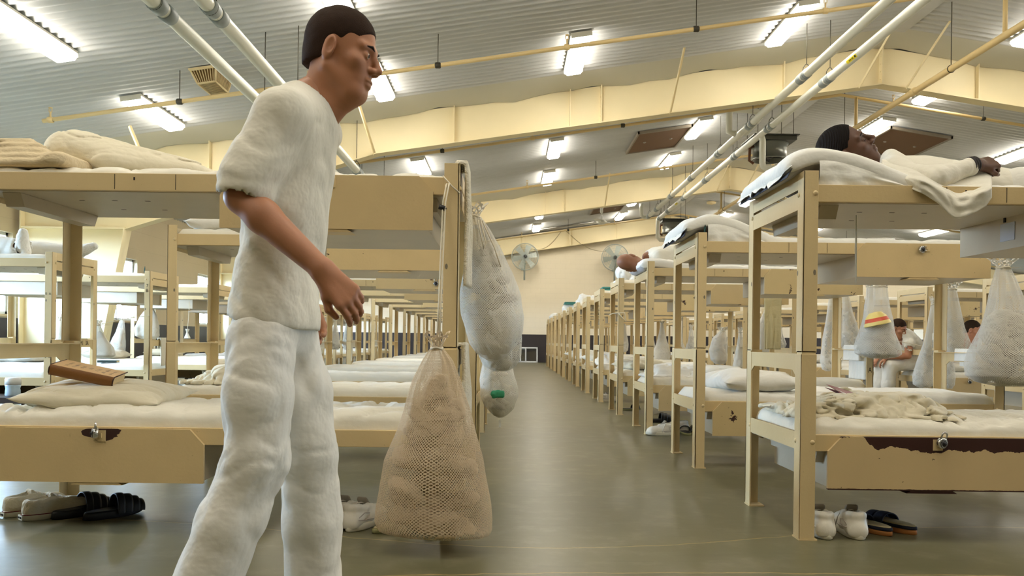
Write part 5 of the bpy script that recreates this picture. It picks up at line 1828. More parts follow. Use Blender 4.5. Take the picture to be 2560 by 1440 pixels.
# loose side of his shirt sagging over the rail under the elbow
P = []; NU, NV = 60, 26
TP = [(2205, 398, 436), (2260, 404, 464), (2310, 412, 484), (2350, 418, 510), (2385, 422, 545), (2402, 422, 546), (2440, 420, 530), (2465, 418, 516), (2480, 432, 494)]
for sh_ in (0, 1):
    for i in range(NU):
        px = 2205+275*i/(NU-1)
        ty, by = np.interp(px, [q[0] for q in TP], [q[1] for q in TP]), np.interp(px, [q[0] for q in TP], [q[2] for q in TP])
        fr = min(1, max(0, (px-2225)/75))
        for j in range(NV):
            v = j/(NV-1)
            Yd = 3.66+(3.555-.135*fr-3.66)*min(1, v*1.7)**.8
            py = ty+(by-ty)*v
            f = noise.noise(Vector((px*.012+v*1.6, v*2.2, 4)))*.018+noise.noise(Vector((px*.03-v*2, v*4, 9)))*.008
            p = at(px, py, Yd-abs(f)*(1+fr)-.004)
            P.append((p.x, p.y+.005*sh_, p.z-.001*sh_))
mb = MB(); mb.quadgrid(P[:NU*NV], NU, NV); mb.quadgrid(P[NU*NV:], NU, NV, flip=True)
K = NU*NV
ring = [(i, 0) for i in range(NU)]+[(NU-1, j) for j in range(1, NV)]+[(i, NV-1) for i in range(NU-2, -1, -1)]+[(0, j) for j in range(NV-2, 0, -1)]
for q in range(len(ring)):
    a, b2 = ring[q], ring[(q+1) % len(ring)]
    ia, ib = a[0]*NV+a[1], b2[0]*NV+b2[1]
    mb.f.append([ia, ib, K+ib, K+ia]); mb.m.append(0); mb.sm.append(True)
o = mb.build('shirt_side', M_shirt, SLEEPER); o.location = -SLEEPER.location
mb = MB()
w0, w1 = Vector(J['wr_r']), Vector(J['hd_r']); d = (w1-w0).normalized()
for k in range(3):
    c = w0-d*(.012+.012*k); a = d.cross(Vector((0, 0, 1))).normalized(); b2 = d.cross(a)
    mb.tube([c+(a*math.cos(q)+b2*math.sin(q))*.0335 for q in [2*PI*i/18 for i in range(18)]], .006, 6, closed=True)
o = mb.build('wrist_band', simple('dark_wristband', (46, 42, 44), .7), SLEEPER); o.location = -SLEEPER.location

# --- man lying on the third right bunk, seen from behind his head ------------
h3 = at(1575, 657, 7.72)
J = dict(pelvis=(2.0, 7.80, 1.69), chest=(1.56, 7.80, 1.69), neck=(1.33, 7.76, 1.68), head=(h3.x, 7.72, h3.z), face=(.30, .85, .1), crown=(-.93, .1, .2), hscale=1.0,
         sh_r=(1.42, 7.66, 1.67), el_r=(1.55, 7.68, 1.63), wr_r=(1.66, 7.78, 1.62), hd_r=(1.74, 7.84, 1.62), back_r=(0, 0, 1),
         sh_l=(1.45, 7.92, 1.70), el_l=(1.68, 8.0, 1.68), wr_l=(1.85, 7.9, 1.70), hd_l=(1.94, 7.9, 1.7), thumb_l=-1,
         hip_r=(2.05, 7.72, 1.67), kn_r=(2.45, 7.66, 1.67), an_r=(2.82, 7.72, 1.65), toe_r=(2.88, 7.6, 1.65), hip_l=(2.05, 7.88, 1.68), kn_l=(2.46, 7.9, 1.69), an_l=(2.84, 7.88, 1.65), toe_l=(2.88, 8.0, 1.66), sole_up=(-1, 0, 0))
person('man in white lying on the third right upper bunk, back of his shaven head showing', J, S_mid, H_brown, 'none', res=.013, sleeve=1.7, hand_res=.006, lat=(0, -1, 0), shoes='sock', hem=.25)

# --- two seated men behind the right-hand bunks ------------------------------
def seated(hx, hz, Y, lab, facing, pelx, kneex, skin, hairm, dy=.0):
    J = dict(pelvis=(pelx, Y+.12, .68), chest=(pelx+(hx-pelx)*.55, Y+.05, .93), neck=(pelx+(hx-pelx)*.86, Y, hz-.15), head=(hx, Y-.03, hz), face=facing, crown=(0, 0, 1), hscale=1.02)
    for sd, g in (('r', 1), ('l', -1)):
        yy = Y+.05+g*.17
        J['sh_'+sd] = (pelx+(hx-pelx)*.72, yy, hz-.20); J['el_'+sd] = (pelx+(kneex-pelx)*.62, yy+g*.03, .72); J['wr_'+sd] = (kneex-.05, yy-g*.06, .70); J['hd_'+sd] = (kneex-.13, yy-g*.08, .62)
        J['hip_'+sd] = (pelx-.02, Y+.12+g*.09, .66); J['kn_'+sd] = (kneex, Y+.08+g*.12, .58); J['an_'+sd] = (kneex-.04, Y+.08+g*.12, .10); J['toe_'+sd] = (kneex-.20, Y+.08+g*.14, .05)
    J['thumb_l'] = -1; J['seated'] = 1
    person(lab, J, skin, hairm, 'short', res=.012, sleeve=.8, hand_res=.005, lat=(0, -1, 0))
q = at(2243, 822, 10.55)
seated(q.x, q.z, 10.55, 'seated man in white leaning forward behind the bag with the bowl', (.55, -.70, -.35), 5.50, 5.02, S_tan, H_brown)
q = at(2428, 826, 10.3)
seated(q.x, q.z, 10.3, 'greying man sitting behind the large right mesh bag', (.75, -.62, -.15), 6.35, 5.75, S_pale, H_grey)

# --- legs of a man lying on the first bunk by the left wall ------------------
f1, f2 = at(62, 640, 7.42), at(225, 640, 7.75)
J = dict(pelvis=(-5.45, 7.62, 1.68), chest=(-5.85, 7.62, 1.69), neck=(-6.05, 7.62, 1.70), head=(-6.12, 7.62, 1.78), face=(.35, 0, .93), crown=(-.93, 0, .35),
         hip_r=(-5.4, 7.53, 1.67), kn_r=(-4.98, 7.48, 1.68), an_r=(f1.x-.03, 7.42, 1.665), toe_r=(f1.x-.01, 7.40, 1.80), hip_l=(-5.4, 7.71, 1.67), kn_l=(-4.85, 7.74, 1.68), an_l=(f2.x-.12, 7.75, 1.655), toe_l=(f2.x+.02, 7.77, 1.72), sole_up=(-1, 0, .1))
person('person lying on the first upper bunk by the left wall, white-socked feet showing', J, S_tan, H_brown, 'short', res=.012, lat=(0, -1, 0), shoes='sock', hem=.2)
# ================================================================ pipes, fans, vents
M_pipew = simple('white_pipe', (232, 232, 222), .4, var=.04, scale=3)
M_coup = simple('grey_coupling', (150, 158, 160), .55)
M_iron = simple('hanger_iron', (70, 66, 56), .6, metal=.4)
M_pipet = simple('tan_pipe', (222, 196, 142), .5, var=.05, scale=3)
M_bronze = simple('brown_mesh_panel', (104, 74, 50), .7, bump=.4, bscale=120)
M_yel = simple('yellow_marker', (240, 220, 40), .5)

def clevis(mb, x, y, z, r):
    """ring hanger with two side straps and a rod to the ceiling"""
    mb.tube([(x+(r+.006)*math.cos(a), y, z+(r+.006)*math.sin(a)) for a in [2*PI*k/16 for k in range(16)]], .006, 6, closed=True)
    top = z+r+.085
    for s in (-1, 1): mb.tube([(x+s*r*.95, y, z+.02), (x+s*r*.75, y, z+r+.03), (x+s*.012, y, top)], .006, 6)
    mb.tube([(x, y, top-.01), (x, y, zroof(x)-.005)], .0055, 6)

def long_pipe(x, z, ya, yb, hang, coup, label, r=.066, tail=None, sticker=None, drops=None):
    p = tag(empty('water_pipe', (x, ya, z)), label, 'pipe', 'white overhead water pipes')
    mb = MB()
    pts = [(0, 0, 0)]+[(0, (yb-ya)*t/8, 0) for t in range(1, 9)]
    if tail: pts += [Vector(pts[-1])+Vector(t) for t in tail]
    mb.tube(pts, r, 18); mb.build('pipe_run', M_pipew, p)
    for y in coup:
        mb = MB()
        for k in (0, 1): mb.lathe([(r+.002, y-ya-.16+.2*k), (r+.010, y-ya-.155+.2*k), (r+.010, y-ya-.015+.2*k), (r+.002, y-ya-.01+.2*k)], 18, axis='Y', cap=False)
        mb.build('coupling', M_coup, p)
    for y in hang:
        mb = MB(); clevis(mb, x, y, z, r); o = mb.build('hanger', M_iron, p); o.location = (-x, -ya, -z)
    for y in sticker or ():
        mb = MB()
        a0, a1 = math.radians(190), math.radians(235)
        P = [((r+.0015)*math.cos(a0+(a1-a0)*i/6), y-ya-.16+.32*j/4, (r+.0015)*math.sin(a0+(a1-a0)*i/6)) for i in range(7) for j in range(5)]
        mb.quadgrid(P, 7, 5); st = mb.build('marker_sticker', M_yel, p)
        mb = MB(); am = (a0+a1)/2
        def q(yy, hw, da):
            rr_ = r+.0032
            mb.face([(rr_*math.cos(am+s*da), y-ya+yy+t*hw, rr_*math.sin(am+s*da)) for s, t in ((-1, -1), (1, -1), (1, 1), (-1, 1))])
        for yy in (.02, .045, .07, -.02, -.045): q(yy, .008, .16)
        q(-.115, .022, .2)
        mb.build('marker_print', M_text, st)
    return p

CP = [9.9, 12.3, 15.0, 17.3, 19.9, 22.4, 24.6, 26.0]
long_pipe(-3.06, 3.69, -8.6, 21.5, [6.75, 9.8, 13.0, 16.2], [6.9, 9.95, 13.1, 16.3], 'left white pipe of the pair crossing the left ceiling')
long_pipe(-2.64, 3.71, -8.6, 21.5, [6.9, 9.75, 13.5, 16.4], [7.0, 9.9, 13.6, 16.5], 'right white pipe of the pair crossing the left ceiling')
p1 = long_pipe(4.49, 5.0, -8.6, 26.3, [8.6]+[c-.1 for c in CP[1:]], [8.7]+CP[1:], 'left white pipe of the pair under the ridge', tail=[(-.12, .05, .02), (-.18, .05, .06), (-.2, .05, .25), (-.2, .05, .45)])
p2 = long_pipe(4.85, 4.95, -8.6, 26.3, [8.5]+[c-.1 for c in CP[1:]], [8.6]+CP[1:], 'right white pipe under the ridge, with yellow marker stickers', tail=[(.0, .08, -.03), (.0, .1, -.12), (0, .1, -.6), (.08, .1, -.68), (.4, .1, -.68)], sticker=(11.3, 23.2))
# branch loop feeding the hanging heater
mb = MB()
A = Vector((4.49, 15.6, 5.0)); B = Vector((4.85, 15.6, 4.95))
mb.tube([A+Vector((-.13, -.05, -.05)), A+Vector((-.25, 0, 0)), A+Vector((-.25, 0, .36)), A+Vector((-.22, 0, .43)), A+Vector((-.15, 0, .45)), A+Vector((.15, .05, .45)), A+Vector((.32, .1, .43)), A+Vector((.42, .2, .36)), A+Vector((.20, .5, .1))], .062, 14)
o = mb.build('branch_loop', M_pipew, p1); o.location = -p1.location
mb = MB()
mb.tube([B+Vector((.02, 0, -.02)), B+Vector((.05, 0, -.1)), B+Vector((.05, 0, -.55)), B+Vector((.07, 0, -.62)), B+Vector((.13, 0, -.66)), B+Vector((.30, .05, -.64)), B+Vector((.34, .15, -.66)), B+Vector((.3, .3, -.7)), B+Vector((.16, .32, -.74))], .06, 14)
o = mb.build('drop_pipe', M_pipew, p2); o.location = -p2.location

# tan main and sprinkler branches
tp = tag(empty('sprinkler_main', (6.54, -8.6, 5.0)), 'thick tan pipe running lengthwise just right of the ridge', 'pipe')
mb = MB(); mb.tube([(0, 38.2*t/10, 0) for t in range(11)], .05, 14); mb.build('pipe_run', M_pipet, tp)
for y in (8.9, 13.0, 16.4, 20.6, 25):
    mb = MB(); mb.lathe([(.052, y+8.6-.08), (.064, y+8.6-.07), (.064, y+8.6+.07), (.052, y+8.6+.08)], 14, axis='Y', cap=False); mb.tube([(-.07, y+8.6, 0), (.07, y+8.6, 0)], .012, 6); mb.build('coupling', M_pipet, tp)
for y in (11.9, 15.7, 20.0, 24.5):
    mb = MB(); mb.tube([(0, y+8.6, .04), (0, y+8.6, zroof(6.54)-5.0)], .006, 6); mb.tube([(.055*math.cos(a), y+8.6, .055*math.sin(a)) for a in [2*PI*k/12 for k in range(12)]], .007, 6, closed=True); mb.build('hanger', M_iron, tp)
def branch(y, xl, xr, label, heads, drop=.42):
    p = tag(empty('sprinkler_pipe', (RX, y, zroof(RX)-drop)), label, 'pipe', 'tan sprinkler branch pipes')
    z0 = zroof(RX)-drop
    zz = lambda x: zroof(x)-drop-z0
    mb = MB(); mb.tube([(xl-RX, 0, zz(xl)), (-.3, 0, zz(RX-.3)), (0, 0, 0.0), (.3, 0, zz(RX+.3)), (xr-RX, 0, zz(xr))], .028, 10)
    mb.build('pipe_run', M_pipet, p)
    mb = MB(); mb.tube([(.3, 0, zz(RX+.3)), (.3, .0, 5.0-z0)], .03, 10); mb.build('riser', M_pipet, p)
    x = xl+.1; k = 0
    while x < xr-.3:
        mb = MB(); c = (x-RX, 0, zz(x))
        mb.lathe([(.03, -.04), (.04, -.03), (.04, .03), (.03, .04)], 10, c, axis='X', cap=False)
        if k % 2 == 0:
            mb.tube([(c[0], 0, c[2]+.03), (c[0], 0, c[2]+.11)], .012, 8)
            for s in (-1, 1): mb.tube([(c[0]+.018*s, 0, c[2]+.10), (c[0]+.02*s, 0, c[2]+.15), (c[0], 0, c[2]+.16)], .005, 5)
            mb.lathe([(.004, .16), (.026, .16), (.026, .165), (.004, .165)], 10, c)
            mb.build('sprinkler_head', M_pipet, p)
        else:
            mb.tube([(c[0], 0, c[2]+.03), (c[0], 0, c[2]+drop)], .006, 6); mb.build('hanger', M_iron, p)
        x += 1.72; k += 1
branch(10.62, -6.27, 18.5, 'tan sprinkler pipe crossing below the nearest ceiling lights', 6)
branch(15.2, -6.6, 18.5, 'tan sprinkler pipe seen just below the nearest roof beam', 6)
branch(20.0, -6.6, 18.5, 'tan sprinkler pipe before the second roof beam', 6)
branch(24.9, -6.6, 18.5, 'tan sprinkler pipe beyond the second roof beam', 6)
branch(29.5, -6.6, 18.5, 'tan sprinkler pipe near the end wall', 6)

# brown ceiling panels
def vent_panel(x0, x1, y0, y1, label):
    s = 1 if x0 < RX else -1
    r = tag(empty('ceiling_panel', ((x0+x1)/2, (y0+y1)/2, zroof((x0+x1)/2)-.01)), label, 'vent panel', 'brown ceiling panels')
    r.rotation_euler = (0, -math.atan(SLOPE)*s, 0)
    hx, hy = (x1-x0)/2, (y1-y0)/2
    mb = MB(); mb.box(-hx+.03, hx-.03, -hy+.03, hy-.03, -.04, -.01); mb.build('panel', M_bronze, r)
    mb = MB()
    for a, b, c, d in ((-hx, hx, -hy, -hy+.04), (-hx, hx, hy-.04, hy), (-hx, -hx+.04, -hy, hy), (hx-.04, hx, -hy, hy)): mb.box(a, b, c, d, -.06, 0)
    mb.build('panel_frame', simple('panel_frame', (132, 122, 108), .6), r)
    for q in (-.5, .5):
        mb = MB(); mb.dome((q*hx, 0, -.041), (0, 0, -1), .035); mb.build('fastener', M_steel, r)
vent_panel(2.75, 3.98, 17.55, 19.45, 'brown perforated ceiling panel left of the overhead white pipes')
vent_panel(8.35, 9.75, 17.6, 19.6, 'brown ceiling panel above the sleeping man')
vent_panel(2.8, 3.95, 27.6, 28.9, 'far brown ceiling panel left of the pipes')

# little louvred box on the left ceiling
r = tag(empty('vent_box', (-4.14, 10.9, zroof(-4.14)-.005)), 'small cream louvred vent box on the left ceiling', 'vent')
r.rotation_euler = (0, -math.atan(SLOPE), 0)
mb = MB()
prof = [(-.17, 0), (-.17, -.03), (-.11, -.18), (.11, -.18), (.17, -.03), (.17, 0)]
P4 = lambda t: (.29-.09*t)
top = [(-.17, -.3, -.02), (.17, -.3, -.02), (.17, .3, -.02), (-.17, .3, -.02)]
bot = [(-.12, -.24, -.19), (.12, -.24, -.19), (.12, .24, -.19), (-.12, .24, -.19)]
M_vb = simple('vent_cream', (226, 206, 160), .5)
for i in range(4):
    j = (i+1) % 4
    mb.tube([top[i], top[j]], .014, 6); mb.tube([bot[i], bot[j]], .012, 6); mb.tube([top[i], bot[i]], .012, 6)
mb.box(-.19, .19, -.32, .32, -.02, 0); mb.build('cage', M_vb, r)
mb = MB()
for i in range(4):
    j = (i+1) % 4
    n = 14 if i % 2 else 9
    for k in range(1, n):
        t = k/n
        a = Vector(top[i]).lerp(Vector(top[j]), t); b = Vector(bot[i]).lerp(Vector(bot[j]), t)
        mb.tube([a, b], .0055, 5)
for k in range(1, 12):
    t = k/12; mb.tube([Vector(bot[0]).lerp(Vector(bot[3]), t), Vector(bot[1]).lerp(Vector(bot[2]), t)], .0055, 5)
mb.build('louvres', M_vb, r)
mb = MB(); mb.face([Vector(v)*.9 for v in top]); 
for i in range(4):
    j = (i+1) % 4; mb.face([Vector(top[i])*.93, Vector(top[j])*.93, Vector(bot[j])*.93, Vector(bot[i])*.93])
mb.face([Vector(v)*.93 for v in bot]); mb.build('backing', simple('vent_backing', (120, 92, 52), .8), r)

# hanging unit heaters
M_hdark = simple('heater_dark_steel', (74, 76, 74), .45, metal=.5)
def heater(x, y, z, label):
    r = tag(empty('unit_heater', (x, y, z)), label, 'heater', 'hanging unit heaters')
    mb = MB(); mb.box(-.42, .42, -.42, .42, 0, .09, .006); mb.box(-.46, .46, -.46, .46, .09, .11)
    mb.build('top_box', M_hdark, r)
    mb = MB(); mb.lathe([(.37, 0), (.37, -.02), (.34, -.03), (.34, -.30), (.36, -.31), (.36, -.33), (.32, -.33), (.31, -.06), (.01, -.06)], 30, cap=False); mb.build('drum', simple('heater_drum', (112, 114, 108), .35, metal=.6), r)
    for k in range(4):
        a = PI/2*k; c, s = math.cos(a), math.sin(a)
        P = []
        for i in range(5):
            for j in range(4):
                rr_ = .05+.24*i/4; w = (j/3-.5)*(.08+.10*i/4)
                P.append((c*rr_-s*w, s*rr_+c*w, -.26+w*.5))
        mb = MB(); mb.quadgrid(P, 5, 4); mb.build('blade', M_dark, r)
    mb = MB(); mb.lathe([(.001, -.29), (.05, -.285), (.06, -.22), (.001, -.2)], 14); mb.build('motor', M_dark, r)
    mb = MB(); mb.tube([(-.36, -.1, -.06), (-.44, -.1, -.1), (-.45, -.1, -.36), (-.36, -.1, -.42)], .03, 8); mb.build('side_fitting', simple('rusty_fitting', (96, 60, 40), .8), r)
    for sx in (-1, 1):
        for sy in (-1, 1):
            xx = sx*.36
            mb = MB(); mb.tube([(xx, sy*.36, .11), (xx, sy*.36, zroof(x+xx)-z)], .007, 6); mb.build('hanger_rod', M_iron, r)
heater(5.33, 16.5, 4.99, 'dark hanging unit heater nearest the viewer, below the white pipes')
heater(5.52, 27.3, 4.95, 'dark hanging unit heater far down the hall at the pipes\' end')

# wall fans on the end wall
M_fan = simple('grey_fan_metal', (164, 172, 168), .5)
def wall_fan(x, z, label, tilt):
    y = Y1-.62
    r = tag(empty('wall_fan', (x, y, z)), label, 'fan', 'big round wall fans')
    r.rotation_euler.z = tilt
    mb = MB()
    R = .53
    for rr_, yy in ((R, -.02), (R, .12), (R*.99, .05)): mb.tube([(rr_*math.cos(a), yy, rr_*math.sin(a)) for a in [2*PI*k/48 for k in range(48)]], .009, 6, closed=True)
    for q in (.17, .27, .37, .46):
        mb.tube([(q*math.cos(a), -.09+.07*(q/R)**2, q*math.sin(a)) for a in [2*PI*k/40 for k in range(40)]], .0035, 5, closed=True)
    for k in range(60):
        a = 2*PI*k/60; c, s = math.cos(a), math.sin(a)
        mb.tube([(.07*c, -.10, .07*s), (.32*c, -.08, .32*s), (R*c, -.02, R*s), (R*c, .12, R*s), (.25*c, .2, .25*s)], .0028, 4, cap=False)
    mb.build('cage', M_fan, r)
    for k in range(6):
        a = PI/3*k+.2; c, s = math.cos(a), math.sin(a)
        P = []
        for i in range(6):
            for j in range(5):
                rr_ = .07+.41*i/5; w = (j/4-.5)*(.13+.10*i/5)
                P.append((c*rr_-s*w, .05+w*.45, s*rr_+c*w))
        mb = MB(); mb.quadgrid(P, 6, 5); mb.build('blade', simple('fan_blade_%d' % k, (188, 194, 186), .5) if k == 0 else MATS['fan_blade_0'], r)
    mb = MB(); mb.lathe([(.001, -.08), (.07, -.07), (.08, .0), (.1, .08), (.1, .26), (.06, .3), (.001, .3)], 18, axis='Y'); mb.build('motor', M_hdark, r)
    mb = MB(); mb.tube([(0, .22, 0), (0, .22, -.25), (0, .2, -.92)], .035, 10); mb.box(-.05, .05, .1, .6, -.3, -.24); mb.box(-.08, .08, .58, .62, -.5, -.05); mb.build('bracket', M_fan, r)
wall_fan(.56, 4.22, 'round caged wall fan on the left of the end wall', .1)
wall_fan(4.14, 4.23, 'round caged wall fan behind the lying man\'s head', -.05)
# wires looping between the fans
for (a, b, c, lab) in (((.9, Y1-.32, 4.55), (2.0, Y1-.33, 5.28), (.5, 0, 0), 'thin cable running up from the left wall fan'), ((3.9, Y1-.3, 4.5), (2.2, Y1-.33, 5.3), (0, 0, 0), 'thin cable running up from the right wall fan')):
    a, b = Vector(a), Vector(b)
    mb = MB(); mb.tube([a+(b-a)*t+Vector((0, 0, -.25*math.sin(PI*t))) for t in [k/12 for k in range(13)]], .010, 6)
    o = mb.build('cable', simple('grey_cable', (150, 132, 96), .7) if 'grey_cable' not in MATS else MATS['grey_cable']); tag(o, lab, 'cable', 'fan cables')
mb = MB(); a = Vector((1.0, 30.9, zroof(1.0)-.06)); b = Vector((3.2, 30.9, zroof(3.2)-.06)); mb.tube([a, b], .035, 8)
tag(mb.build('conduit', M_steel), 'grey conduit along the ceiling before the end wall', 'conduit')
# ceiling fan
M_cf = simple('white_fan', (236, 236, 230), .4)
r = tag(empty('ceiling_fan', (2.96, 26.2, 4.82)), 'white three-bladed ceiling fan far down the hall', 'ceiling fan')
mb = MB(); mb.tube([(0, 0, .05), (0, 0, zroof(2.96)-4.82-.02)], .018, 8); mb.lathe([(.05, .30), (.045, .42), (.07, .5), (.02, .52)], 16); mb.lathe([(.02, .25), (.045, .32), (.045, .36), (.02, .40)], 14)
mb.build('downrod', M_cf, r)
mb = MB(); mb.lathe([(.001, -.09), (.1, -.085), (.16, -.05), (.17, 0), (.12, .05), (.04, .08), (.03, .2), (.001, .2)], 24); mb.build('motor', M_cf, r)
for k in range(3):
    a = 2*PI*k/3+.15; c, s = math.cos(a), math.sin(a)
    mb = MB(); P = []
    for i in range(8):
        for j in range(4):
            q = .16+.62*i/7; w = (j/3-.5)*(.10+.05*math.sin(PI*i/7))
            P.append((c*q-s*w, s*q+c*w, -.02+w*.2))
    mb.quadgrid(P, 8, 4); mb.tube([(c*.1, s*.1, -.02), (c*.3, s*.3, -.025)], .015, 6); mb.build('blade', M_cf, r)
# cream ceiling speaker seen beyond the ridge
mb = MB(); mb.lathe([(.17, 0), (.16, -.06), (.12, -.08), (.001, -.08)], 20); mb.lathe([(.05, -.08), (.05, -.10), (.001, -.10)], 14)
o = mb.build('ceiling_speaker', M_vb, None, (7.12, 28.4, zroof(7.12)-.003)); tag(o, 'round cream device on the ceiling right of the pipes\' far end', 'speaker')
# window sashes leaning on the end wall
for x0, w, h, lab in ((.40, .72, .63, 'white window sash leaning against the end wall, right one'), (.05, .62, .6, 'white window sash leaning behind the other, at the end of the aisle')):
    r = tag(empty('window_sash', (x0, Y1-.34+(.12 if x0 < .2 else 0), .0)), lab, 'window sash', 'spare window sashes')
    r.rotation_euler.x = math.radians(-14)
    mb = MB()
    for a, b, c, d in ((0, w, 0, .05), (0, w, h-.05, h), (0, .05, 0, h), (w-.05, w, 0, h), (w*.3, w*.3+.035, 0, h)): mb.box(a, b, -.02, .02, c, d)
    mb.build('frame', M_alu, r)
    mb = MB(); mb.box(.05, w-.05, -.003, .003, .05, h-.05); mb.build('pane', M_glass, r)
# ================================================================ books, bottle, folder, padlocks
# brown bible-like book on the left pillow
M_tanleather = simple('tan_leather', (206, 164, 106), .55, var=.14, scale=10, bump=.2, bscale=120)
M_darkleather = simple('dark_leather_spine', (128, 84, 40), .5, var=.12, scale=10, bump=.2, bscale=120)
M_pages = simple('page_edges', (226, 206, 160), .8, bump=.3, bscale=300)
r = empty('book', (0, 0, 0)); tag(r, 'thick brown leather book with worn gold lettering on the left pillow', 'book')
LBk, WBk, HBk = .275, .175, .046
mb = MB(); mb.box(-LBk/2+.004, LBk/2-.006, -WBk/2+.01, WBk/2-.006, -HBk/2+.004, HBk/2-.004, .004); mb.build('pages', M_pages, r)
for z in (-HBk/2+.0015, HBk/2-.0015):
    mb = MB(); mb.box(-LBk/2, LBk/2, -WBk/2+.006, WBk/2, z-.002, z+.002, .0015); mb.build('cover', M_tanleather, r)
P = []
for i in range(13):
    a = PI/2+PI*i/12
    for x in (-LBk/2, LBk/2): P.append((x, -WBk/2+.008+.011*math.cos(a), (HBk/2+.001)*math.sin(a)))
for i in range(13):
    a = PI/2+PI*i/12
    for x in (-LBk/2, LBk/2): P.append((x, -WBk/2+.010+.008*math.cos(a), (HBk/2-.003)*math.sin(a)))
mb = MB(); mb.quadgrid(P[:26], 13, 2); mb.quadgrid(P[26:], 13, 2, flip=True); mb.build('spine', M_darkleather, r)
mb = MB()
for x in (LBk/2, -LBk/2): mb.tube([(x, -WBk/2+.01, HBk/2), (x, -WBk/2-.003, .01), (x, -WBk/2-.003, -.01), (x, -WBk/2+.01, -HBk/2)], .003, 6); mb.tube([(x, -WBk/2+.01, HBk/2), (x, WBk/2, HBk/2)], .0025, 6)
mb.build('cover_piping', simple('dark_piping', (60, 34, 18), .6), r)
def stamped():
    """worn stamped title: rows of illegible dark marks across the top cover"""
    t = NT('tan_leather_stamped')
    c = t.coord(); z = t.add('ShaderNodeSeparateXYZ', {0: c}).outputs
    b = srgb(214, 174, 116)
    col = t.mix(t.noise(c, 10, 4), tuple(v*.8 for v in b[:3])+(1,), tuple(min(1, v*1.12) for v in b[:3])+(1,))
    row = t.math('LESS_THAN', t.math('FRACT', t.math('MULTIPLY', z[0], 31)), .42)
    k = t.add('ShaderNodeCombineXYZ', {0: t.math('MULTIPLY', t.math('FLOOR', t.math('MULTIPLY', z[0], 31)), 7.3), 1: t.math('MULTIPLY', z[1], 130), 2: 0.0})
    ink = t.math('GREATER_THAN', t.noise(k, 1.0, 1), .5)
    wid = t.math('LESS_THAN', t.math('ABSOLUTE', z[1]), t.math('ADD', .018, t.math('MULTIPLY', t.math('ABSOLUTE', z[0]), .35)))
    inx = t.math('LESS_THAN', t.math('ABSOLUTE', z[0]), .115)
    m = t.math('MULTIPLY', t.math('MULTIPLY', row, ink), t.math('MULTIPLY', wid, inx))
    return t.fin(t.mix(t.math('MULTIPLY', m, .75), col, srgb(96, 60, 30)), .55, .35)
top = [ch for ch in r.children if ch.name.startswith('cover')][1]
top.data.materials.clear(); top.data.materials.append(stamped())
c = at(222, 958, 3.66)
r.location = (c.x, 3.66, .672); r.rotation_euler = (math.radians(6), math.radians(12), math.radians(8))

# padlocks
def padlock(p, rz, label, dial=True):
    r = empty('padlock', p, rz, label, 'padlock', 'padlocks on the locker hasps')
    mb = MB(); mb.lathe([(.001, -.011), (.021, -.011), (.024, -.008), (.024, .008), (.021, .011), (.001, .011)], 26, axis='Y'); mb.build('body', M_chrome, r)
    mb = MB(); mb.tube([(-.014, 0, .016)]+[(-.014*math.cos(a), 0, .034+.014*math.sin(a)) for a in [PI*k/10 for k in range(11)]]+[(.014, 0, .016)], .0038, 8); mb.build('shackle', M_chrome, r)
    mb = MB(); mb.lathe([(.019, -.0115), (.019, -.013), (.008, -.0135), (.007, -.019), (.001, -.0195)], 24, axis='Y'); d = mb.build('dial', M_dark, r)
    mb = MB()
    for k in range(20):
        a = 2*PI*k/20; mb.box(-.0006, .0006, -.0141, -.0135, .0135, .0175, M=Matrix.Rotation(a, 4, 'Y'))
    mb.build('dial_ticks', M_white, d)
    return r
p = at(2355, 1108, 3.415); a = padlock((p.x, p.y, p.z), .25, 'combination padlock hanging on the peeling locker of the nearest right bunk')
a.rotation_euler = (.1, .3, .35)
p = at(2305, 624, 5.365); a = padlock((p.x, p.y, p.z), .2, 'padlock on the upper locker of the second right bunk'); a.rotation_euler = (0, 1.3, .3)
p = at(238, 1083, 3.36); a = padlock((p.x, p.y, p.z), -.9, 'padlock turned edge-on at the nearest left lower locker'); a.rotation_euler = (0, .35, -1.0)
p = at(1090, 709, 7.31); a = padlock((p.x, p.y, p.z), 0, 'small padlock on an upper locker beyond the nearest left bunk')
p = at(2424, 955, 9.99); a = padlock((p.x, p.y, p.z), 0, 'padlock on a lower locker of the second right row behind the big mesh bag')
# chipped patch behind the left padlock
def blotch(x, z, y, w, h, seed, label=None):
    n = 26
    P = []
    for k in range(n):
        a = 2*PI*k/n; q = 1+.35*noise.noise(Vector((math.cos(a)*1.8+seed, math.sin(a)*1.8, seed)))+.12*noise.noise(Vector((math.cos(a)*6, math.sin(a)*6, seed)))
        P.append((x+w*q*math.cos(a), y, z+h*q*math.sin(a)))
    return P
M_bare = simple('bare_brown_steel', (58, 34, 28), .6)
lk = kids(BEDS['L1', 0], 'locker')[0]
pl = [c for c in lk.children if c.name.startswith('locker_panel')][0]
mb = MB(); mb.face([(q[0], q[1], min(q[2], .2285)) for q in blotch(.47, .208, -.0123, .085, .028, 3)])
mb.build('paint_chip', M_bare, None).parent = lk
lk.children[-1].location = pl.location
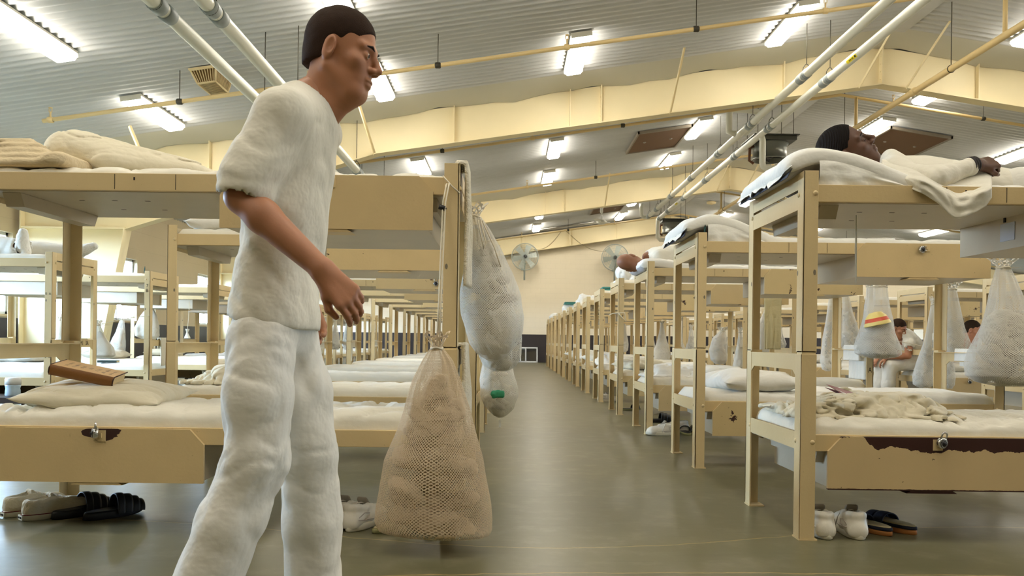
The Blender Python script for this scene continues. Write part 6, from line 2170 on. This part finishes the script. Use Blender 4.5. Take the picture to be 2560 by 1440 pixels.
# red folder
M_red = simple('maroon_folder', (128, 26, 44), .4)
r = tag(empty('folder', (0, 0, 0)), 'maroon folder tucked behind the crumpled sheet on the nearest right lower bunk', 'folder')
for k in range(2):
    mb = MB(); P = []
    for i in range(9):
        for j in range(6):
            u, v = i/8-.5, j/5-.5
            P.append((u*.31, v*.24, .006*k+.012*math.cos(u*3)+k*.010*abs(v+.5)))
    mb.quadgrid(P, 9, 6); b = len(mb.v)
    mb.quadgrid([(p[0], p[1], p[2]+.0015) for p in P], 9, 6, flip=True)
    mb.build('cover', M_red, r)
mb = MB(); mb.box(-.14, .14, -.11, .11, .0125, .016); mb.build('papers', M_white, r)
a, b = at(2095, 988, 3.75), at(2245, 1048, 3.75)
r.location = ((a.x+b.x)/2, 3.80, (a.z+b.z)/2+.012); r.rotation_euler = (.12, math.atan2(a.z-b.z, b.x-a.x), 0)
# white bottle at the left picture edge, standing on an open locker tray
M_bot = simple('white_plastic', (236, 238, 238), .35)
M_botb = simple('pale_blue_plastic', (190, 214, 232), .3)
pt = at(32, 990, 6.9)
r = tag(empty('bottle', (pt.x, 6.9, pt.z)), 'white-capped pale blue bottle standing on the dark tray at the left edge', 'bottle')
mb = MB(); mb.lathe([(.001, 0), (.056, 0), (.06, .01), (.058, .05), (.054, .065), (.06, .085), (.06, .1), (.001, .1)], 24); mb.build('body', M_botb, r)
mb = MB(); mb.lathe([(.062, .098), (.062, .145), (.055, .157), (.001, .158)], 24); mb.build('cap', M_bot, r)
tr = tag(empty('locker_tray', (pt.x-.1, 6.86, 0)), 'dark chipped locker tray pulled out beside the first bunk by the left wall', 'tray')
M_black = paint('chipped_black_paint', (58, 48, 44), 1.0)
mb = MB(); mb.box(-.45, .32, -.16, .30, pt.z-.012, pt.z, .002); mb.box(-.45, .32, -.17, -.155, pt.z-.05, pt.z+.002, .002); mb.build('tray_top', M_black, tr)
for xx in (-.44, .29):
    for yy in (-.15, .27):
        mb = MB(); mb.box(xx, xx+.025, yy, yy+.025, 0, pt.z-.012); mb.build('leg', M_black, tr)
# books and boxes lying in the open lockers by the left wall
rb = random.Random(4)
cols_b = [(190, 180, 160), (60, 62, 70), (120, 84, 60), (206, 200, 190), (70, 90, 110), (150, 130, 96), (40, 40, 44), (176, 150, 120)]
BM = [simple('book_cover_%d' % i, c, .6) for i, c in enumerate(cols_b)]
words = ['grey', 'charcoal', 'brown', 'white', 'blue', 'tan', 'black', 'beige']
lk_top = .223+.0065
n = 0
for (k, x0) in ((0, LX2+BL-.98), (1, LX2+BL-.98), (2, LX2+BL-.98)):
    y = 7.2+1.96*k
    for j in range(5):
        i = (n*3+j) % 8
        w, d, h = rb.uniform(.10, .15), rb.uniform(.16, .21), rb.uniform(.022, .05)
        cx = x0+.08+.17*j; cy = y+.20+rb.uniform(0, .15)
        r = tag(empty('book', (cx, cy, lk_top+.0), rb.uniform(-.4, .4)), '%s book, %s in the open locker of the %s bunk by the left wall' % (words[i], ORD[j], ORD[k]), 'book', 'books in the open lockers')
        mb = MB(); mb.box(-w/2+.004, w/2-.003, -d/2+.003, d/2-.003, .004, h-.004); mb.build('pages', M_pages, r)
        mb = MB(); mb.box(-w/2, w/2, -d/2, d/2, 0, .004); mb.box(-w/2, w/2, -d/2, d/2, h-.004, h); mb.box(-w/2, -w/2+.004, -d/2, d/2, .004, h-.004); mb.build('cover', BM[i], r)
    n += 1
for k in (0, 1, 2):   # these lockers hang open: the front is folded away
    lk = kids(BEDS['L2', k], 'locker')[0]
    mb = MB()
    a, b, y0, y1, z0, z1, t = .135, 1.0, .006, BW-.05, .225, .381, .004
    mb.box(a, b, y0, y1, z0, z0+t); mb.box(a, a+t, y0, y1, z0+t, z1); mb.box(b-t, b, y0, y1, z0+t, z1)
    lk.data = mb.mesh('locker', M_pan)
r = tag(empty('book', at(272, 886, 9.4), .2), 'dark green hardback lying on the lower mattress of the second bunk by the left wall', 'book')
mb = MB(); mb.box(-.10, .10, -.07, .07, .003, .022); mb.build('pages', M_pages, r)
mb = MB(); mb.box(-.105, .105, -.075, .075, 0, .003); mb.box(-.105, .105, -.075, .075, .022, .026); mb.box(-.105, .105, -.075, -.071, .003, .022); mb.build('cover', simple('dark_green_cover', (34, 52, 48), .5), r)
r.location.z = LO_Z+.138
# name-plate on the side of the nearest right upper locker
M_clear = simple('clear_plastic', (196, 204, 220), .12, spec=.8)
lk = kids(BEDS['R1', 0], 'locker')[1]
mb = MB(); mb.box(-.003, 0, -.055, .055, -.045, .04, .001); o = mb.build('label_holder', M_clear, lk); o.location = (1.075+.0195, .34, 1.312+.085)
mb = MB(); mb.box(-.006, 0, -.006, .006, -.02, .02); o = mb.build('latch', M_dark, lk); o.location = (1.075+.0195, .36, 1.312+.15)
# cord dangling under the nearest right upper bunk
p = at(2140, 565, 3.75)
mb = MB(); mb.tube([(p.x, 3.75, 1.46), (p.x+.003, 3.75, 1.40), (p.x+.004, 3.75, at(2142, 708, 3.75).z)], .0022, 6); mb.tube([(p.x, 3.75, 1.46), (p.x-.002, 3.752, 1.3), (p.x+.003, 3.75, at(2142, 700, 3.75).z)], .0018, 6)
tag(mb.build('string', M_white), 'white string dangling beneath the nearest right upper bunk', 'string')
# pens stuck behind the end plates
M_pen = simple('dark_teal_pen', (28, 66, 62), .4)
for (px, py, Y, lab) in ((1761, 578, 5.42, 'dark green pen standing at the second right bunk post'), (361, 676, 9.2, 'dark green pen standing at a post of the second bunk by the left wall')):
    q = at(px, py, Y); mb = MB(); mb.tube([(q.x, Y, 1.58), (q.x+.004, Y, 1.64)], .007, 8); mb.tube([(q.x+.004, Y, 1.64), (q.x+.005, Y, 1.655)], .004, 8)
    tag(mb.build('pen', M_pen), lab, 'pen', 'pens at the bunk posts')
# tied cord on the fourth right bunk
mb = MB(); x0, y0 = RX1, 3.44+1.95*3
mb.tube([(x0-.01, y0+.79, 1.19), (x0-.012, y0+.4, 1.20), (x0-.01, y0-.006, 1.19), (x0+.07, y0-.008, 1.195), (x0+.085, y0-.01, 1.1), (x0+.04, y0-.01, 1.14), (x0, y0-.008, 1.185)], .006, 6)
tag(mb.build('cord', M_cord), 'white cord tied round the posts of the fourth right bunk', 'cord')
# ================================================================ camera, daylight, view
cam = bpy.data.cameras.new('camera'); co = link(bpy.data.objects.new('camera', cam))
co.matrix_world = Matrix.Translation((0, 0, HC)) @ Matrix.Rotation(PI/2, 4, 'X') @ Matrix.Rotation(ROLL, 4, 'Z')
cam.sensor_width = 36; cam.lens = FPX/2560*36
cam.shift_x = (1280-VX)/2560; cam.shift_y = (VY-720)/2560
cam.clip_start = .05
cam.dof.use_dof = True; cam.dof.focus_distance = 3.6; cam.dof.aperture_fstop = 9.0
SC.camera = co
w = bpy.data.worlds.new('sky'); SC.world = w; w.use_nodes = True
wt = w.node_tree; bg = wt.nodes['Background']
tc = wt.nodes.new('ShaderNodeTexCoord'); sx = wt.nodes.new('ShaderNodeSeparateXYZ'); mr = wt.nodes.new('ShaderNodeMapRange'); mx = wt.nodes.new('ShaderNodeMix')
mx.data_type = 'RGBA'
wt.links.new(tc.outputs['Generated'], sx.inputs[0]); wt.links.new(sx.outputs[2], mr.inputs[0])
mr.inputs[1].default_value = -.02; mr.inputs[2].default_value = .02
wt.links.new(mr.outputs[0], mx.inputs[0])
mx.inputs[6].default_value = (.05, .055, .05, 1); mx.inputs[7].default_value = (.56, .76, 1.0, 1)   # pale ground below, bright sky above
wt.links.new(mx.outputs[2], bg.inputs[0]); bg.inputs[1].default_value = 72.0
SC.view_settings.view_transform = 'Standard'; SC.view_settings.look = 'None'
SC.view_settings.gamma = 1; SC.view_settings.use_curve_mapping = False
SC.view_settings.exposure = 0.0
cy = SC.cycles
cy.use_denoising = True
try: cy.denoiser = 'OPENIMAGEDENOISE'
except Exception: pass
cy.max_bounces = 8; cy.diffuse_bounces = 4; cy.glossy_bounces = 3; cy.transparent_max_bounces = 16; cy.transmission_bounces = 4
cy.caustics_reflective = False; cy.caustics_refractive = False
cy.sample_clamp_indirect = 6
cy.use_light_tree = True
bpy.context.view_layer.update()
